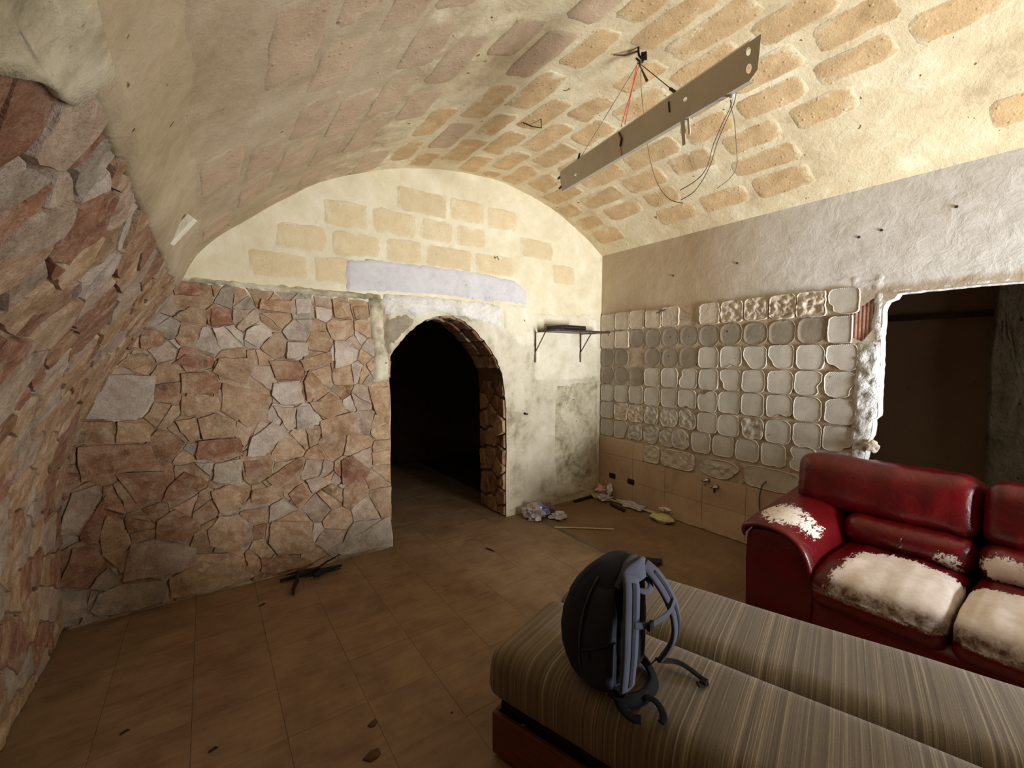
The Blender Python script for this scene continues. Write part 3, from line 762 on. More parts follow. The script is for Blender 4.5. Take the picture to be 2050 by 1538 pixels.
# adhesive pads left by the tiles, 20 cm grid
GRID = ["ccccc.crrRTl", "ccgggggggGGh", "gg.ggglllLll", "gggllllllLLl", "llllllllllll", "lrrbbblLblll", "lLbbb"]
def pad(cy, cz, wy, wz, kind):
    if kind == '.': return
    mt = {'c': ADH_C, 'g': ADH_G, 'G': ADH_G, 'r': ADH_C, 'R': ADH_C, 'T': ADH_C, 'b': ADH_L, 'h': ADH_L}.get(kind, ADH_L)
    ex = {'c': 7, 'g': 2.7, 'G': 3.4, 'r': 5, 'R': 6, 'T': 14, 'b': 3, 'h': 8}.get(kind, 4.6)
    h0 = {'c': .014, 'g': .006, 'G': .006, 'r': .014, 'R': .018, 'T': .024, 'b': .010}.get(kind, .010) * R.uniform(.85, 1.2)
    lump = {'r': .010, 'R': .014, 'T': .013, 'b': .009, 'c': .0015, 'g': .0005, 'G': .0006}.get(kind, .0018)
    sd_ = R.random() * 90; N = 40; V = []; a = wy / 2 * R.uniform(.95, .99); c = wz / 2 * R.uniform(.95, .99)
    cut = R.random() < .3 and kind in 'lL' ; ca = R.uniform(0, 6.28); wob = .035 if kind in 'gGT' else .06
    side = .002 if kind in 'gG' else .004
    lv = [(1.0, -.006), (.99, h0 * .8), (.975, h0 + side), (.95, h0 + side * .8), (.925, h0), (.7, h0), (.5, h0), (.3, h0), (.12, h0)]
    if lump > .004: lv = lv[:5] + [(.84 - .08 * q, h0) for q in range(10)]
    for f, h in lv:
        for k in range(N):
            t = 2 * math.pi * k / N; ct, st = math.cos(t), math.sin(t)
            r = (abs(ct) ** ex + abs(st) ** ex) ** (-1 / ex)
            r *= 1 + wob * noise.noise(Vector((ct * 2.2 + sd_, st * 2.2, sd_))) + .045 * noise.noise(Vector((ct * 6 + sd_, st * 6, 1))) + .03 * noise.noise(Vector((ct * 17 + sd_, st * 17, 2)))
            if kind == 'b': r *= 1 - .35 * max(0, noise.noise(Vector((ct * 1.1 + sd_, st * 1.1, 7))) + .15)
            if cut: r *= 1 - .35 * max(0, math.cos(t - ca)) ** 8
            if kind == 'h' and ct < 0: r = min(r, .55 / max(.3, -ct))
            y, z = cy + a * r * ct * f, cz + c * r * st * f
            hh = h
            if h > 0: hh += lump * (fbm((y, z, sd_), 24 if lump > .004 else 12, sd_) * 1.2) * (1 if f < .97 else .6)
            if lump > .004 and h > 0: hh = max(.003, hh)
            V.append(map_right(y, z, hh))
    V.append(map_right(cy, cz, h0 + lump * fbm((cy, cz, sd_), 24, sd_))); F = []
    for l_ in range(len(lv) - 1):
        for k in range(N):
            i = l_ * N + k; j = l_ * N + (k + 1) % N; F.append((i, i + N, j + N, j))
    bb = (len(lv) - 1) * N
    for k in range(N): F.append((bb + k, len(V) - 1, bb + (k + 1) % N))
    o = mesh('mortar_pad', V, F, mt, wr, True, loc=map_right(cy, cz, 0)); o.data.set_sharp_from_angle(angle=math.radians(38))
for r_, row in enumerate(GRID):
    zc = 2.11 - .2 * (r_ + .5)
    for c_, k in enumerate(row):
        yc = 3.545 - .2035 * (c_ + .5)
        sx = 1.0
        pad(yc + R.uniform(-.004, .004), zc + R.uniform(-.004, .004), .2, .198, k)
for i, k in enumerate("bLllll"):                      # next course, its joints out of step
    pad(2.49 - i * .212, .815, .2, .2, k)
pad(1.19, .85, .19, .15, 'b')
for cy, wy, k in ((2.83, .22, 'r'), (2.52, .38, 'r'), (2.10, .42, 'b'), (1.66, .44, 'l'), (1.28, .26, 'l')): pad(cy, .605, wy, .185, k)
# beige tiles still in place at the foot of the wall
def rbox(name, y0, y1, z0, z1, h, mat, parent, g=.0015):
    b = MB(); b.box((XR - h / 2 + .002, (y0 + y1) / 2, (z0 + z1) / 2), (h + .004, y1 - y0 - 2 * g, z1 - z0 - 2 * g), None, .0015)
    return b.build(name, mat, parent)
ylines = [3.545, 3.06, 2.655, 2.25, 1.848, 1.44, 1.04]
for z0, z1 in ((.0, .252), (.252, .505)):
    for a, b_ in zip(ylines, ylines[1:]): rbox('wall_tile', b_, a, z0, z1, .013, WTILE, wr)
rbox('wall_tile', 3.06, 3.545, .505, .70, .013, WTILE, wr); rbox('wall_tile', 2.93, 3.06, .505, .69, .013, WTILE, wr)
# two empty socket boxes
for yc, zc in ((3.345, .262), (3.08, .256)):
    b = MB(); b.box((XR - .016, yc, zc), (.008, .088, .058)); o = b.build('socket_box', plain('socket_black', lin(28, 22, 18), .7), wr)
# white lumpy mortar along the jamb, and the plaster lip over the opening
def lumpy(name, y0, y1, z0, z1, h, amp, mat, parent, taper=None, stp=.018, seed=1.0):
    V = []; F = []; us, vv = frange(y0, y1, stp), frange(z0, z1, stp)
    for v in vv:
        e0 = y0 + .02 * fbm((v, 1, seed), 6, seed); e1 = (taper(v) if taper else y1) 
        for i, u in enumerate(us):
            t = i / (len(us) - 1); y = e0 + (e1 - e0) * t; w_ = min(1, t / .12, (1 - t) / .06 + .25, (v - z0) / .05 + .05, (z1 - v) / .05 + .05)
            V.append(map_right(y, v, -.004 + w_ * (h + amp * fbm((y, v, seed), 16, seed) + amp * .5 * fbm((y, v, seed), 45, seed))))
    n = len(us)
    for j in range(len(vv) - 1):
        for i in range(n - 1): a = j * n + i; F.append((a, a + 1, a + n + 1, a + n))
    return mesh(name, V, F, mat, parent, True)
def edge_y(z):
    pts = OPEN[1:12]
    for a, b_ in zip(pts, pts[1:]):
        if min(a[1], b_[1]) <= z <= max(a[1], b_[1]) and a[1] != b_[1]: return a[0] + (b_[0] - a[0]) * (z - a[1]) / (b_[1] - a[1])
    return .983
lumpy('mortar_strip', 1.125, .985, .72, 1.72, .022, .016, ADH_W, wr, lambda z: edge_y(z) + .002)
lumpy('mortar_strip', 1.035, .985, 1.70, 2.07, .008, .008, ADH_W, wr, lambda z: .984, seed=4.0)
lumpy('mortar_strip', .985, .02, 2.035, 2.065, .010, .008, ADH_W, wr, None, seed=6.0)
lumpy('mortar_strip', 1.19, .98, 2.05, 2.20, .006, .010, RWALL, wr, None, seed=9.0)
b = MB(); bm = bmesh.new(); bmesh.ops.create_icosphere(bm, subdivisions=3, radius=.04)
P0 = at(1745, 893, 0, XR - .02)
for v in bm.verts: v.co = v.co * (1 + .5 * noise.noise(v.co * 40)) + P0
me = bpy.data.meshes.new('m'); bm.to_mesh(me); bm.free(); o = bpy.data.objects.new('rubble_lump', me); COL.objects.link(o); o.parent = wr; me.materials.append(ADH_C)
# pipe stub hook near the top of the pads
b = MB(); p = at(1328, 622, 0, XR)
b.tube([p + Vector((.01, 0, 0)), p + Vector((-.05, 0, 0))], .012, 8); b.tube([p + Vector((-.03, .06, -.02)), p + Vector((-.03, -.05, .005))], .006, 6)
b.build('pipe_stub', plain('old_brass', lin(110, 92, 60), .5, .6), wr)
for px_, py_ in ((1555, 697), (1712, 1), (1476, 527), (1348, 552), (1720, 475), (1765, 461), (1915, 414)):
    if py_ > 100:
        p = at(px_, py_, 0, XR); b = MB(); b.tube([p + Vector((.004, 0, 0)), p + Vector((-.006, 0, 0))], .009, 7); b.build('wall_plug', plain('dark_plug', lin(60, 50, 42), .9), wr)

# ---- floor
fl = MB(); V = [Vector((-1.2, -2.3, -.012)), Vector((3.9, -2.3, -.012)), Vector((3.9, YE + 3.2, -.012)), Vector((-1.2, YE + 3.2, -.012))]
floor = mesh('floor', V, [(0, 1, 2, 3)], GROUT); tag(floor, kind='structure')
tv = {}
def ftile(x0, x1, y0, y1, mat=FTILE, hz=0.0):
    b = MB(); g = .0008; hz += R.uniform(-.0007, .0007)
    b.box(((x0 + x1) / 2, (y0 + y1) / 2, -.006 + hz), (x1 - x0 - 2 * g, y1 - y0 - 2 * g, .012))
    return b.build('floor_tile', mat, floor)
T = .335
for i in range(-3, 8):
    x0 = .23 + T * i; x1 = x0 + T
    if x0 < -.85: continue
    x1 = min(x1, 2.64)
    if x1 - x0 < .03: continue
    j0 = 0 if x0 > 2.2 else -6
    for j in range(-14, 15):
        y0 = 1.30 + T * j
        if y0 > 6.0 or y0 < -2.4: continue
        if y0 > YE and not (1.0 < x1 and x0 < 2.6): continue
        if y0 < -.2: continue
        ftile(x0, x1, y0, y0 + T)
b = MB(); b.box((3.24, .6, -.006), (1.14, 6.0, .012)); b.build('screed', SCREED, floor)
b = MB(); b.box((.92, -1.25, -.0075), (3.4, 2.1, .010)); b.build('screed', SCREED, floor)
V = []; F = []
for i, y in enumerate(frange(2.05, YE, .03)):
    a = .018 * noise.noise(Vector((y * 5, 0, 0))); w1 = .02 + .012 * noise.noise(Vector((y * 11, 3, 0)))
    for xx, z in ((2.655 + a - w1, .0), (2.655 + a - w1 * .5, .006), (2.655 + a + w1 * .6, .007), (2.655 + a + w1 + .004, .0)): V.append((xx, y, z + .002 * noise.noise(Vector((y * 30, xx * 30, 0))) + .001))
nn = len(V) // 4
for i in range(nn - 1):
    for j in range(3): a = i * 4 + j; F.append((a, a + 1, a + 5, a + 4))
mesh('mortar_line', V, F, plaster_mat('grey_floor_mortar', [lin(95, 88, 74), lin(125, 116, 98)], 9, .01).m, floor, True)
# low ridge of render where wall meets floor on the right
b = MB(); b.tube([(XR - .010, 3.5, .004), (XR - .014, 2.6, .008), (XR - .012, 1.9, .010), (XR - .01, 1.2, .006)], .012, 6); b.build('skirting_mortar', MORTAR, wr, True)
# mortar fillet under the end wall's stones
b = MB(); b.tube([(-.74 + i * .05, YE - .012 - .008 * noise.noise(Vector((i * .7, 0, 0))), .004 + .006 * noise.noise(Vector((i, 5, 0)))) for i in range(40)], .014, 6)
b.build('skirting_mortar', MORTAR, we, True)

# ---- wall behind the camera with the entrance, and the dark rooms beyond the openings
def boxwall(name, lo, hi, mat, kind='structure', parent=None):
    b = MB(); lo, hi = Vector(lo), Vector(hi); b.box((lo + hi) / 2, hi - lo); o = b.build(name, mat, parent)
    if kind: tag(o, kind=kind)
    return o
wb = boxwall('wall_back', (-1.2, -2.4, 0), (2.62, -2.3, 3.5), BROWNP)
boxwall('side', (3.70, -2.4, 0), (3.9, -2.3, 3.5), BROWNP, None, wb); boxwall('lintel', (2.62, -2.4, 2.15), (3.70, -2.3, 3.5), BROWNP, None, wb)
bx = MB()
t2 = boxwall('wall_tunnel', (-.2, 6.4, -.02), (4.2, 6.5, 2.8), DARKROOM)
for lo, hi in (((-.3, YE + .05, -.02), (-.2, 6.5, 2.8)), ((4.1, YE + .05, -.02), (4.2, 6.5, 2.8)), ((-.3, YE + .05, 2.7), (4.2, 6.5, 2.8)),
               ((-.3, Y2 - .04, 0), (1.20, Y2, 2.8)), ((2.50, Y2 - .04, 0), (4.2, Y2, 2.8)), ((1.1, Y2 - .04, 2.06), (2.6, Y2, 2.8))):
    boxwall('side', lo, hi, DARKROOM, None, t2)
t3 = boxwall('wall_side_room', (5.55, -1.6, 0), (5.65, 2.4, 2.7), BROWNROOM)
for lo, hi in (((3.9, 2.3, 0), (5.6, 2.4, 2.7)), ((3.9, -1.6, 0), (5.6, -1.5, 2.7)), ((3.87, -1.6, 2.6), (5.6, 2.4, 2.7)), ((3.82, -1.6, -.02), (5.6, 2.4, 0)),
               ((3.872, 1.13, 0), (3.90, 2.4, 2.7)), ((3.872, -1.6, 0), (3.90, -.02, 2.7)), ((3.872, -.1, 2.06), (3.90, 1.2, 2.7))):
    boxwall('side', lo, hi, BROWNROOM, None, t3)
b = MB(); b.box((5.52, 1.15, 1.99), (.06, 1.2, .05)); b.build('beam', plain('dark_wood', lin(60, 42, 28), .7), t3)
slab('pier', [(.68, 0), (.20, 0), (.20, 2.6), (.68, 2.6), (.69, 1.6)], lambda u, v, h: Vector((5.54 - h, u, v)), .14, PIER, t3, edge=.03, rough=.02, sub=.1, rings=7, flat=True)
area('side_room_fill', (4.7, -1.35, 1.7), (5.2, 1.0, 1.4), .5, .6, 7.0, (1.0, .93, .85))  # added fill lamp, out of view, lifts the side room out of black
# ================================================================== THINGS
def put(o, root):
    o.parent = root; o.matrix_parent_inverse = root.matrix_basis.inverted(); return o
def set_attr(o, name, fn):
    a = o.data.attributes.new(name, 'FLOAT', 'POINT')
    a.data.foreach_set('value', [fn(v.co) for v in o.data.vertices])

def cushion(size, r, n=(14, 14, 8), bulge=(0, 0, 0, 0, 0, 0), wr=0.0, wsc=(6, 6, 6), seed=0.0, fn=None):
    """rounded box centred on the origin; bulge = (x-, x+, y-, y+, z-, z+); returns verts, faces"""
    a = [s / 2 for s in size]; r = min(r, *a)
    idx = {}; V = []; F = []
    def coord(k, i):
        t = -1 + 2 * i / n[k]; return math.copysign(abs(t) ** .75, t) if abs(t) > 1e-9 else 0
    def vert(i, j, k):
        key = (i, j, k)
        if key in idx: return idx[key]
        q = [coord(0, i), coord(1, j), coord(2, k)]
        p = Vector([q[m] * a[m] for m in range(3)]); c = Vector([max(-(a[m] - r), min(a[m] - r, p[m])) for m in range(3)])
        d = p - c
        if d.length > 1e-9: p = c + d.normalized() * r
        nn = d.normalized() if d.length > 1e-9 else Vector((0, 0, 1))
        x, y, z = (max(-1, min(1, p[m] / a[m])) for m in range(3))
        p.x += (bulge[1] if x > 0 else -bulge[0]) * abs(x) ** 2 * (1 - y * y) * (1 - z * z)
        p.y += (bulge[3] if y > 0 else -bulge[2]) * abs(y) ** 2 * (1 - x * x) * (1 - z * z)
        p.z += (bulge[5] if z > 0 else -bulge[4]) * abs(z) ** 2 * (1 - x ** 4) * (1 - y ** 4)
        if wr: p += nn * wr * noise.noise(Vector((p.x * wsc[0] + seed, p.y * wsc[1] - seed, p.z * wsc[2] + seed)))
        if fn: p = fn(p, Vector((x, y, z)))
        idx[key] = len(V); V.append(p); return idx[key]
    X, Y, Z = n
    for i in range(X):
        for j in range(Y):
            F.append((vert(i, j, 0), vert(i, j + 1, 0), vert(i + 1, j + 1, 0), vert(i + 1, j, 0)))
            F.append((vert(i, j, Z), vert(i + 1, j, Z), vert(i + 1, j + 1, Z), vert(i, j + 1, Z)))
    for i in range(X):
        for k in range(Z):
            F.append((vert(i, 0, k), vert(i + 1, 0, k), vert(i + 1, 0, k + 1), vert(i, 0, k + 1)))
            F.append((vert(i, Y, k), vert(i, Y, k + 1), vert(i + 1, Y, k + 1), vert(i + 1, Y, k)))
    for j in range(Y):
        for k in range(Z):
            F.append((vert(0, j, k), vert(0, j, k + 1), vert(0, j + 1, k + 1), vert(0, j + 1, k)))
            F.append((vert(X, j, k), vert(X, j + 1, k), vert(X, j + 1, k + 1), vert(X, j, k + 1)))
    return V, F

# ---- red leather sofa against the right wall
def leather_mat():
    M_ = Mat('red_leather', .32, .5); co = M_.coords('world')
    at_ = M_.n('ShaderNodeAttribute', attribute_name='wear')
    big = M_.noise(co, 5, 4, .6); grain = M_.noise(co, 170, 2, .5); crease = M_.noise(M_.coords('world', (1, 1, 1)), 16, 5, .6, 1.0)
    flake = M_.noise(M_.coords('world', (1, 2.4, 1.8)), 20, 7, .75, .8)
    k = M_.math('ADD', M_.math('MULTIPLY', M_.math('SUBTRACT', flake, .5), 1.9), at_.outputs['Fac'])
    mask = M_.ramp(k, [(.50, (0, 0, 0, 1)), (.53, (1, 1, 1, 1))])
    dirt = M_.ramp(M_.noise(co, 14, 5, .7), [(.3, lin(222, 204, 190)), (.6, lin(240, 230, 222))])
    dirty = M_.n('ShaderNodeAttribute', attribute_name='grime')
    dirt = M_.mix(M_.math('MULTIPLY', dirty.outputs['Fac'], M_.ramp(M_.noise(co, 22, 6, .75), [(.35, (.3, .3, .3, 1)), (.6, (1, 1, 1, 1))])), dirt, lin(96, 62, 50))
    red = M_.ramp(big, [(.3, lin(84, 8, 13)), (.7, lin(112, 13, 20))])
    M_.color(M_.mix(mask, red, dirt))
    M_.l(M_.ramp(mask, [(0, (.30, .30, .30, 1)), (1, (.92, .92, .92, 1))]), M_.b.inputs['Roughness'])
    M_.bump([(M_.math('MULTIPLY', crease, M_.math('MULTIPLY_ADD', mask, -.7, 1.0)), .5), (grain, .05), (M_.math('MULTIPLY', mask, -1.0), .12)], .008)
    return M_.m
LEA = leather_mat()
SF = empty('sofa', (3.24, .42, 0)); tag(SF, 'peeling dark red leather sofa standing against the tiled wall', 'sofa')
def sofa_part(name, V, F, M4=None, wear=None, grime=None, parent=SF):
    if M4: V = [M4 @ v for v in V]
    o = mesh(name, V, F, LEA, None, True)
    set_attr(o, 'wear', wear or (lambda p: 0.0)); set_attr(o, 'grime', grime or (lambda p: 0.0))
    put(o, parent); o.name = name; return o
def sstep(a, b, x):
    t = max(0, min(1, (x - a) / (b - a))); return t * t * (3 - 2 * t)
def blob(p, c, r):
    d = math.sqrt(sum(((p[i] - c[i]) / r[i]) ** 2 for i in range(3))); return 1 - sstep(.4, 1.25, d)
# body below the seats
V, F = cushion((.86, 1.70, .30), .03, (8, 16, 6), wr=.006, wsc=(4, 4, 4)); sofa_part('base', V, F, Matrix.Translation((3.29, .13, .19)))
V, F = cushion((.10, 1.12, .20), .04, (4, 18, 8), bulge=(.01, 0, 0, 0, 0, 0), wr=.006); sofa_part('front_panel', V, F, Matrix.Translation((2.80, .42, .16)))
# seats
SEATS = ((.985, .425), (.415, -.145))
for i, (ya, yb) in enumerate(SEATS):
    def dr(p, q):
        if q.x < 0: p.z -= .05 * q.x * q.x * (1 if q.z > 0 else .2)      # waterfall front
        if q.z > 0: p.z += .012 * noise.noise(Vector((p.x * 5, p.y * 16 + i * 9, 3))) * (1 - abs(q.y) ** 4)
        return p
    V, F = cushion((.66, ya - yb - .004, .22), .055, (18, 20, 10), bulge=(.02, 0, 0, 0, 0, .03), wr=.004, wsc=(9, 14, 9), seed=i * 7.0, fn=dr)
    def wear(p, i=i, ya=ya, yb=yb):
        t = (ya - p.y) / (ya - yb)
        lim = .22 if i == 0 else .08
        a = .60 * sstep(lim - .12, lim + .16, t + .25 * (3.05 - p.x)) if i == 0 else .62
        back = 1 - sstep(3.06, 3.22 if t > .4 else 3.14, p.x)
        fr = sstep(.29, .35, p.z)
        return .95 * a / .6 * back * fr
    sofa_part('seat_cushion', V, F, Matrix.Translation((3.05, (ya + yb) / 2, .345)), wear, lambda p: 1 - sstep(.375, .425, p.z))
# backrest: lower roll and tall upper cushion on each seat
for i, (ya, yb) in enumerate(SEATS):
    ym = (ya + yb) / 2; top = i * .0
    w_ = (ya - yb) + (.0 if i else .02)
    rot = Matrix.Rotation(math.radians(8), 4, 'Y')
    def wear_l(p, i=i, ya=ya, yb=yb):
        if i == 0: return .62 * blob(p, (3.2, yb + .09, .53), (.3, .09, .05)) + .5 * blob(p, (3.2, yb + .04, .475), (.3, .06, .03)) + .42 * blob(p, (3.2, ya - .28, .55), (.3, .03, .06))
        return .85 * blob(p, (3.2, ya - .11, .545), (.3, .12, .085))
    V, F = cushion((.30, w_, .20), .08, (10, 18, 10), bulge=(.03, 0, 0, 0, 0, 0), wr=.010, wsc=(7, 24, 4), seed=3 + i * 5.0)
    sofa_part('lower_back_cushion', V, F, Matrix.Translation((3.36, ym, .535)) @ rot, wear_l)
    def wear_u(p, i=i, ya=ya): return .40 * blob(p, (3.2, ya - .22, .76), (.4, .02, .10)) if i == 0 else 0.0
    ext = .30 if i == 0 else .0                                     # the left one runs out over the arm
    V, F = cushion((.30, w_ + ext, .34), .085, (12, 26, 14), bulge=(.035, .0, 0, 0, 0, .01), wr=.010, wsc=(5, 13, 5), seed=13 + i * 5.0)
    sofa_part('headrest_cushion', V, F, Matrix.Translation((3.44, ym + ext / 2, .775)) @ rot, wear_u)
V, F = cushion((.20, 1.90, .74), .05, (6, 20, 10), wr=.004); sofa_part('back_frame', V, F, Matrix.Translation((3.63, .24, .43)))
# arms: panelled body and a padded top that rolls down to the seat
def arm(yo, yi):
    """yo outer, yi inner y"""
    s = 1 if yo > yi else -1; wd = abs(yo - yi)
    Q = [(0, .02), (.0, .15), (-.006, .32), (.0, .50), (.03, .545), (.12, .565), (.20, .560), (.28, .525), (.335, .46), (.36, .385), (.37, .25), (.37, .02)]
    Q = [(yo - s * a * wd / .37, z) for a, z in Q]
    V = []; F = []; n = len(Q); xs = [2.765, 2.772, 2.80, 3.0, 3.3, 3.6, 3.70]
    cy = (yo + yi) / 2
    for k, x in enumerate(xs):
        f = .94 if k == 0 else 1
        for y, z in Q:
            zz = z + (.085 * (x - 2.77) / .6 if z > .3 else 0)
            V.append(Vector((x + (.010 * math.sin(z * 6) if k == 0 else 0), cy + (y - cy) * f, .3 + (zz - .3) * f)))
    for k in range(len(xs) - 1):
        for i in range(n): a = k * n + i; b = k * n + (i + 1) % n; F.append((a, b, b + n, a + n) if s > 0 else (a, a + n, b + n, b))
    F.append(tuple(range(n)) if s < 0 else tuple(reversed(range(n)))); F.append(tuple((len(xs) - 1) * n + i for i in range(n)))
    sofa_part('arm_body', V, F)
    top = spline([(-.022, .505, 0), (-.028, .535, 0), (-.012, .566, 0), (.05, .592, 0), (.13, .604, 0), (.21, .596, 0), (.28, .565, 0), (.335, .505, 0), (.365, .43, 0), (.378, .36, 0)], 3)
    V = []; F = []; m = len(top); XS = [(2.742, .030), (2.733, .018), (2.738, .006), (2.752, 0), (2.80, 0), (2.9, 0), (3.0, 0), (3.1, 0), (3.2, 0), (3.35, 0), (3.5, 0), (3.66, 0)]
    c = Vector((.17, .40))
    for k, (x, ins) in enumerate(XS):
        for p in top:
            d = Vector((p.x, p.y)) - c; L = d.length; d = d * ((L - ins) / L); q = c + d
            lump = .006 * noise.noise(Vector((x * 8, q.x * 8, yo))) + .010 * math.sin(max(0, min(1, (x - 2.75) / .5)) * 3.14)
            V.append(Vector((x, yo - s * q.x * wd / .37, q.y + lump + .085 * (x - 2.77) / .6 * sstep(.3, .5, q.y))))
    for k in range(len(XS) - 1):
        for i in range(m - 1): a = k * m + i; F.append((a, a + 1, a + m + 1, a + m) if s > 0 else (a, a + m, a + m + 1, a + 1))
    def wear(p):
        a = blob(p, (2.93, yo - s * .14, .62), (.20, .16, .2)); b_ = blob(p, (2.93, yo - s * .27, .57), (.15, .10, .12))
        return max(.75 * a, .72 * b_) * (1 - .8 * sstep(.33, .37, abs(yo - p.y)))
    o = sofa_part('arm_pad', V, F, None, wear)
    md = o.modifiers.new('thick', 'SOLIDIFY'); md.thickness = .022; md.offset = -1
arm(1.345, .975); arm(-.505, -.135)

# ---- striped daybed, two padded halves side by side on a low wooden base
def stripe_mat():
    M_ = Mat('striped_weave', .95, .1); co = M_.coords('object'); x = M_.sep(co)
    cb = M_.n('ShaderNodeCombineXYZ'); M_.l(x[0], cb.inputs[0])
    wob = M_.noise(co, 3, 2); M_.l(M_.math('MULTIPLY', wob, .004), cb.inputs[1])
    f1 = M_.noise(cb.outputs[0], 170, 2, .7); f2 = M_.noise(cb.outputs[0], 55, 2, .6); f3 = M_.noise(cb.outputs[0], 9, 2, .5)
    base = M_.ramp(f2, [(.35, lin(104, 90, 70)), (.5, lin(122, 107, 86)), (.65, lin(138, 123, 100))])
    ln = M_.ramp(M_.math('ADD', f1, M_.math('MULTIPLY', M_.math('SUBTRACT', f3, .5), .35)), [(.56, (0, 0, 0, 1)), (.66, (1, 1, 1, 1))])
    base = M_.mix(M_.math('MULTIPLY', ln, .6), base, lin(192, 176, 148))
    dk = M_.ramp(f1, [(.30, (.6, .57, .55, 1)), (.42, (1, 1, 1, 1))])
    base = M_.mix(.9, base, dk, 'MULTIPLY')
    wv = M_.noise(M_.coords('object', (60, 240, 240)), 3, 3, .7)
    base = M_.mix(.55, base, M_.ramp(wv, [(.3, (.5, .5, .5, 1)), (.6, (1.0, 1.0, 1.0, 1))]), 'MULTIPLY')
    M_.color(base); M_.b.inputs['Sheen Weight'].default_value = .15
    M_.bump([(f1, .3), (wv, .5)], .003); return M_.m
STR = stripe_mat()
DA = math.radians(17.5)      # turned to the left of the room's axis
DU = Vector((-math.sin(DA), math.cos(DA), 0)); DV = Vector((math.cos(DA), math.sin(DA), 0))
def dw(u, v, z=0): p = DU * u + DV * v; return Vector((p.x, p.y, z))
DB = empty('daybed', dw(.0, 1.77), math.pi / 2 + DA); tag(DB, 'low daybed in brown striped fabric with a dark backpack standing on it', 'daybed')
# local frame: x = u (towards its far-left end), y = -v
def db(v): return -(v - 1.77)
def make_half(v0, v1, u1, u0, z0, z1, seed):
    w_ = v1 - v0; L = u1 - u0
    def sh(p, q):
        if q.x > 0: p.x -= .035 * (q.z + 1) / 2 * q.x ** 6; 
        return p
    V, F = cushion((L, w_ - .004, z1 - z0), .075, (34, 16, 8), bulge=(0, .015, .008, .008, 0, .014), wr=.006, wsc=(3, 3, 3), seed=seed, fn=sh)
    c = Vector(((u0 + u1) / 2, db((v0 + v1) / 2), (z0 + z1) / 2))
    o = mesh('seat_pad', [v + c for v in V], F, STR, None, True); o.parent = DB; return o
make_half(1.262, 1.770, 1.13, -.75, .225, .452, 1.0)
make_half(1.770, 2.285, 1.11, -.75, .225, .452, 8.0)
WOOD = Mat('reddish_wood', .45, .4); co = WOOD.coords('object', (1, 8, 8)); WOOD.color(WOOD.ramp(WOOD.noise(co, 6, 5, .6), [(.3, lin(88, 46, 24)), (.7, lin(118, 64, 36))])); WOOD = WOOD.m
BLACKM = plain('black_metal', lin(16, 15, 15), .5, .3)
def dbox(name, u0, u1, v0, v1, z0, z1, mat, bev=.004):
    b = MB(); b.box(((u0 + u1) / 2, db((v0 + v1) / 2), (z0 + z1) / 2), (u1 - u0, abs(v1 - v0), z1 - z0), None, bev)
    return b.build(name, mat, DB)
dbox('base_board', -.72, 1.075, 1.275, 1.295, .015, .185, WOOD); dbox('base_board', -.72, 1.075, 2.245, 2.265, .015, .185, WOOD)
dbox('base_end', 1.055, 1.075, 1.296, 2.244, .015, .185, WOOD); dbox('base_end', -.72, -.70, 1.296, 2.244, .015, .185, WOOD)
dbox('support_frame', -.70, 1.05, 1.30, 2.24, .186, .226, BLACKM)
for u in (-.66, 1.0):
    for v in (1.33, 2.2): dbox('foot', u - .02, u + .02, v - .02, v + .02, 0, .03, BLACKM, 0)
def dpanel(): pass

# ---- backpack
def cloth_mat(name, c0, c1, sheen=.3):
    M_ = Mat(name, .9, .2); co = M_.coords('object'); a = M_.noise(co, 9, 5, .6); f = M_.noise(co, 400, 2, .5)
    M_.color(M_.ramp(a, [(.3, c0), (.7, c1)])); M_.bump([(a, .5), (f, .1)], .003); return M_.m
NAVY = cloth_mat('dark_navy_nylon', lin(34, 36, 44), lin(46, 48, 58)); BLUEG = cloth_mat('slate_padding', lin(66, 68, 80), lin(80, 82, 94))
WEB = cloth_mat('black_webbing', lin(12, 12, 14), lin(20, 20, 23), .1); MESHF = cloth_mat('charcoal_back', lin(18, 19, 22), lin(26, 27, 31))
SIDE = cloth_mat('charcoal_side', lin(44, 48, 56), lin(56, 60, 68))
BX, BY, BZ = 1.155, 1.03, .473
BP = empty('backpack', (BX, BY, BZ), math.radians(12)); BP.scale = (1, 1, .94); tag(BP, 'dark navy backpack with slate padded straps standing upright on the daybed', 'backpack')
# local: x across the shoulders, -y towards the wearer's back, z up
LV = [(.0, -.055, .085, .098), (.012, -.072, .115, .118), (.04, -.080, .145, .128), (.10, -.084, .172, .134), (.17, -.086, .178, .136), (.24, -.086, .165, .134), (.30, -.084, .140, .130), (.36, -.082, .105, .122),
      (.41, -.078, .066, .108), (.445, -.070, .028, .086), (.462, -.058, -.002, .060), (.468, -.045, -.022, .03)]
def body_pt(t, z, grow=0.0, cut=None):
    for a, b_ in zip(LV, LV[1:]):
        if a[0] <= z <= b_[0]:
            k = (z - a[0]) / (b_[0] - a[0]); yb, yf, hw = (a[i] + (b_[i] - a[i]) * k for i in (1, 2, 3)); break
    else: yb, yf, hw = LV[-1][1:]
    ct, st = math.cos(t), math.sin(t); e = 3.6 if st < 0 else 2.5
    r = (abs(ct) ** e + abs(st) ** e) ** (-1 / e); cy = yb + (yf - yb) * .38
    ry = (yf - cy) if st > 0 else (cy - yb)
    return Vector(((hw + grow) * r * ct, cy + (ry + grow) * r * st, z))
V = []; F = []; N = 40; zs = frange(0, .468, .018)
for z in zs:
    for k in range(N):
        p = body_pt(2 * math.pi * k / N, z); d = .003 * fbm((p.x, p.y, p.z), 14, 5); V.append(p + Vector((p.x, p.y, 0)).normalized() * d)
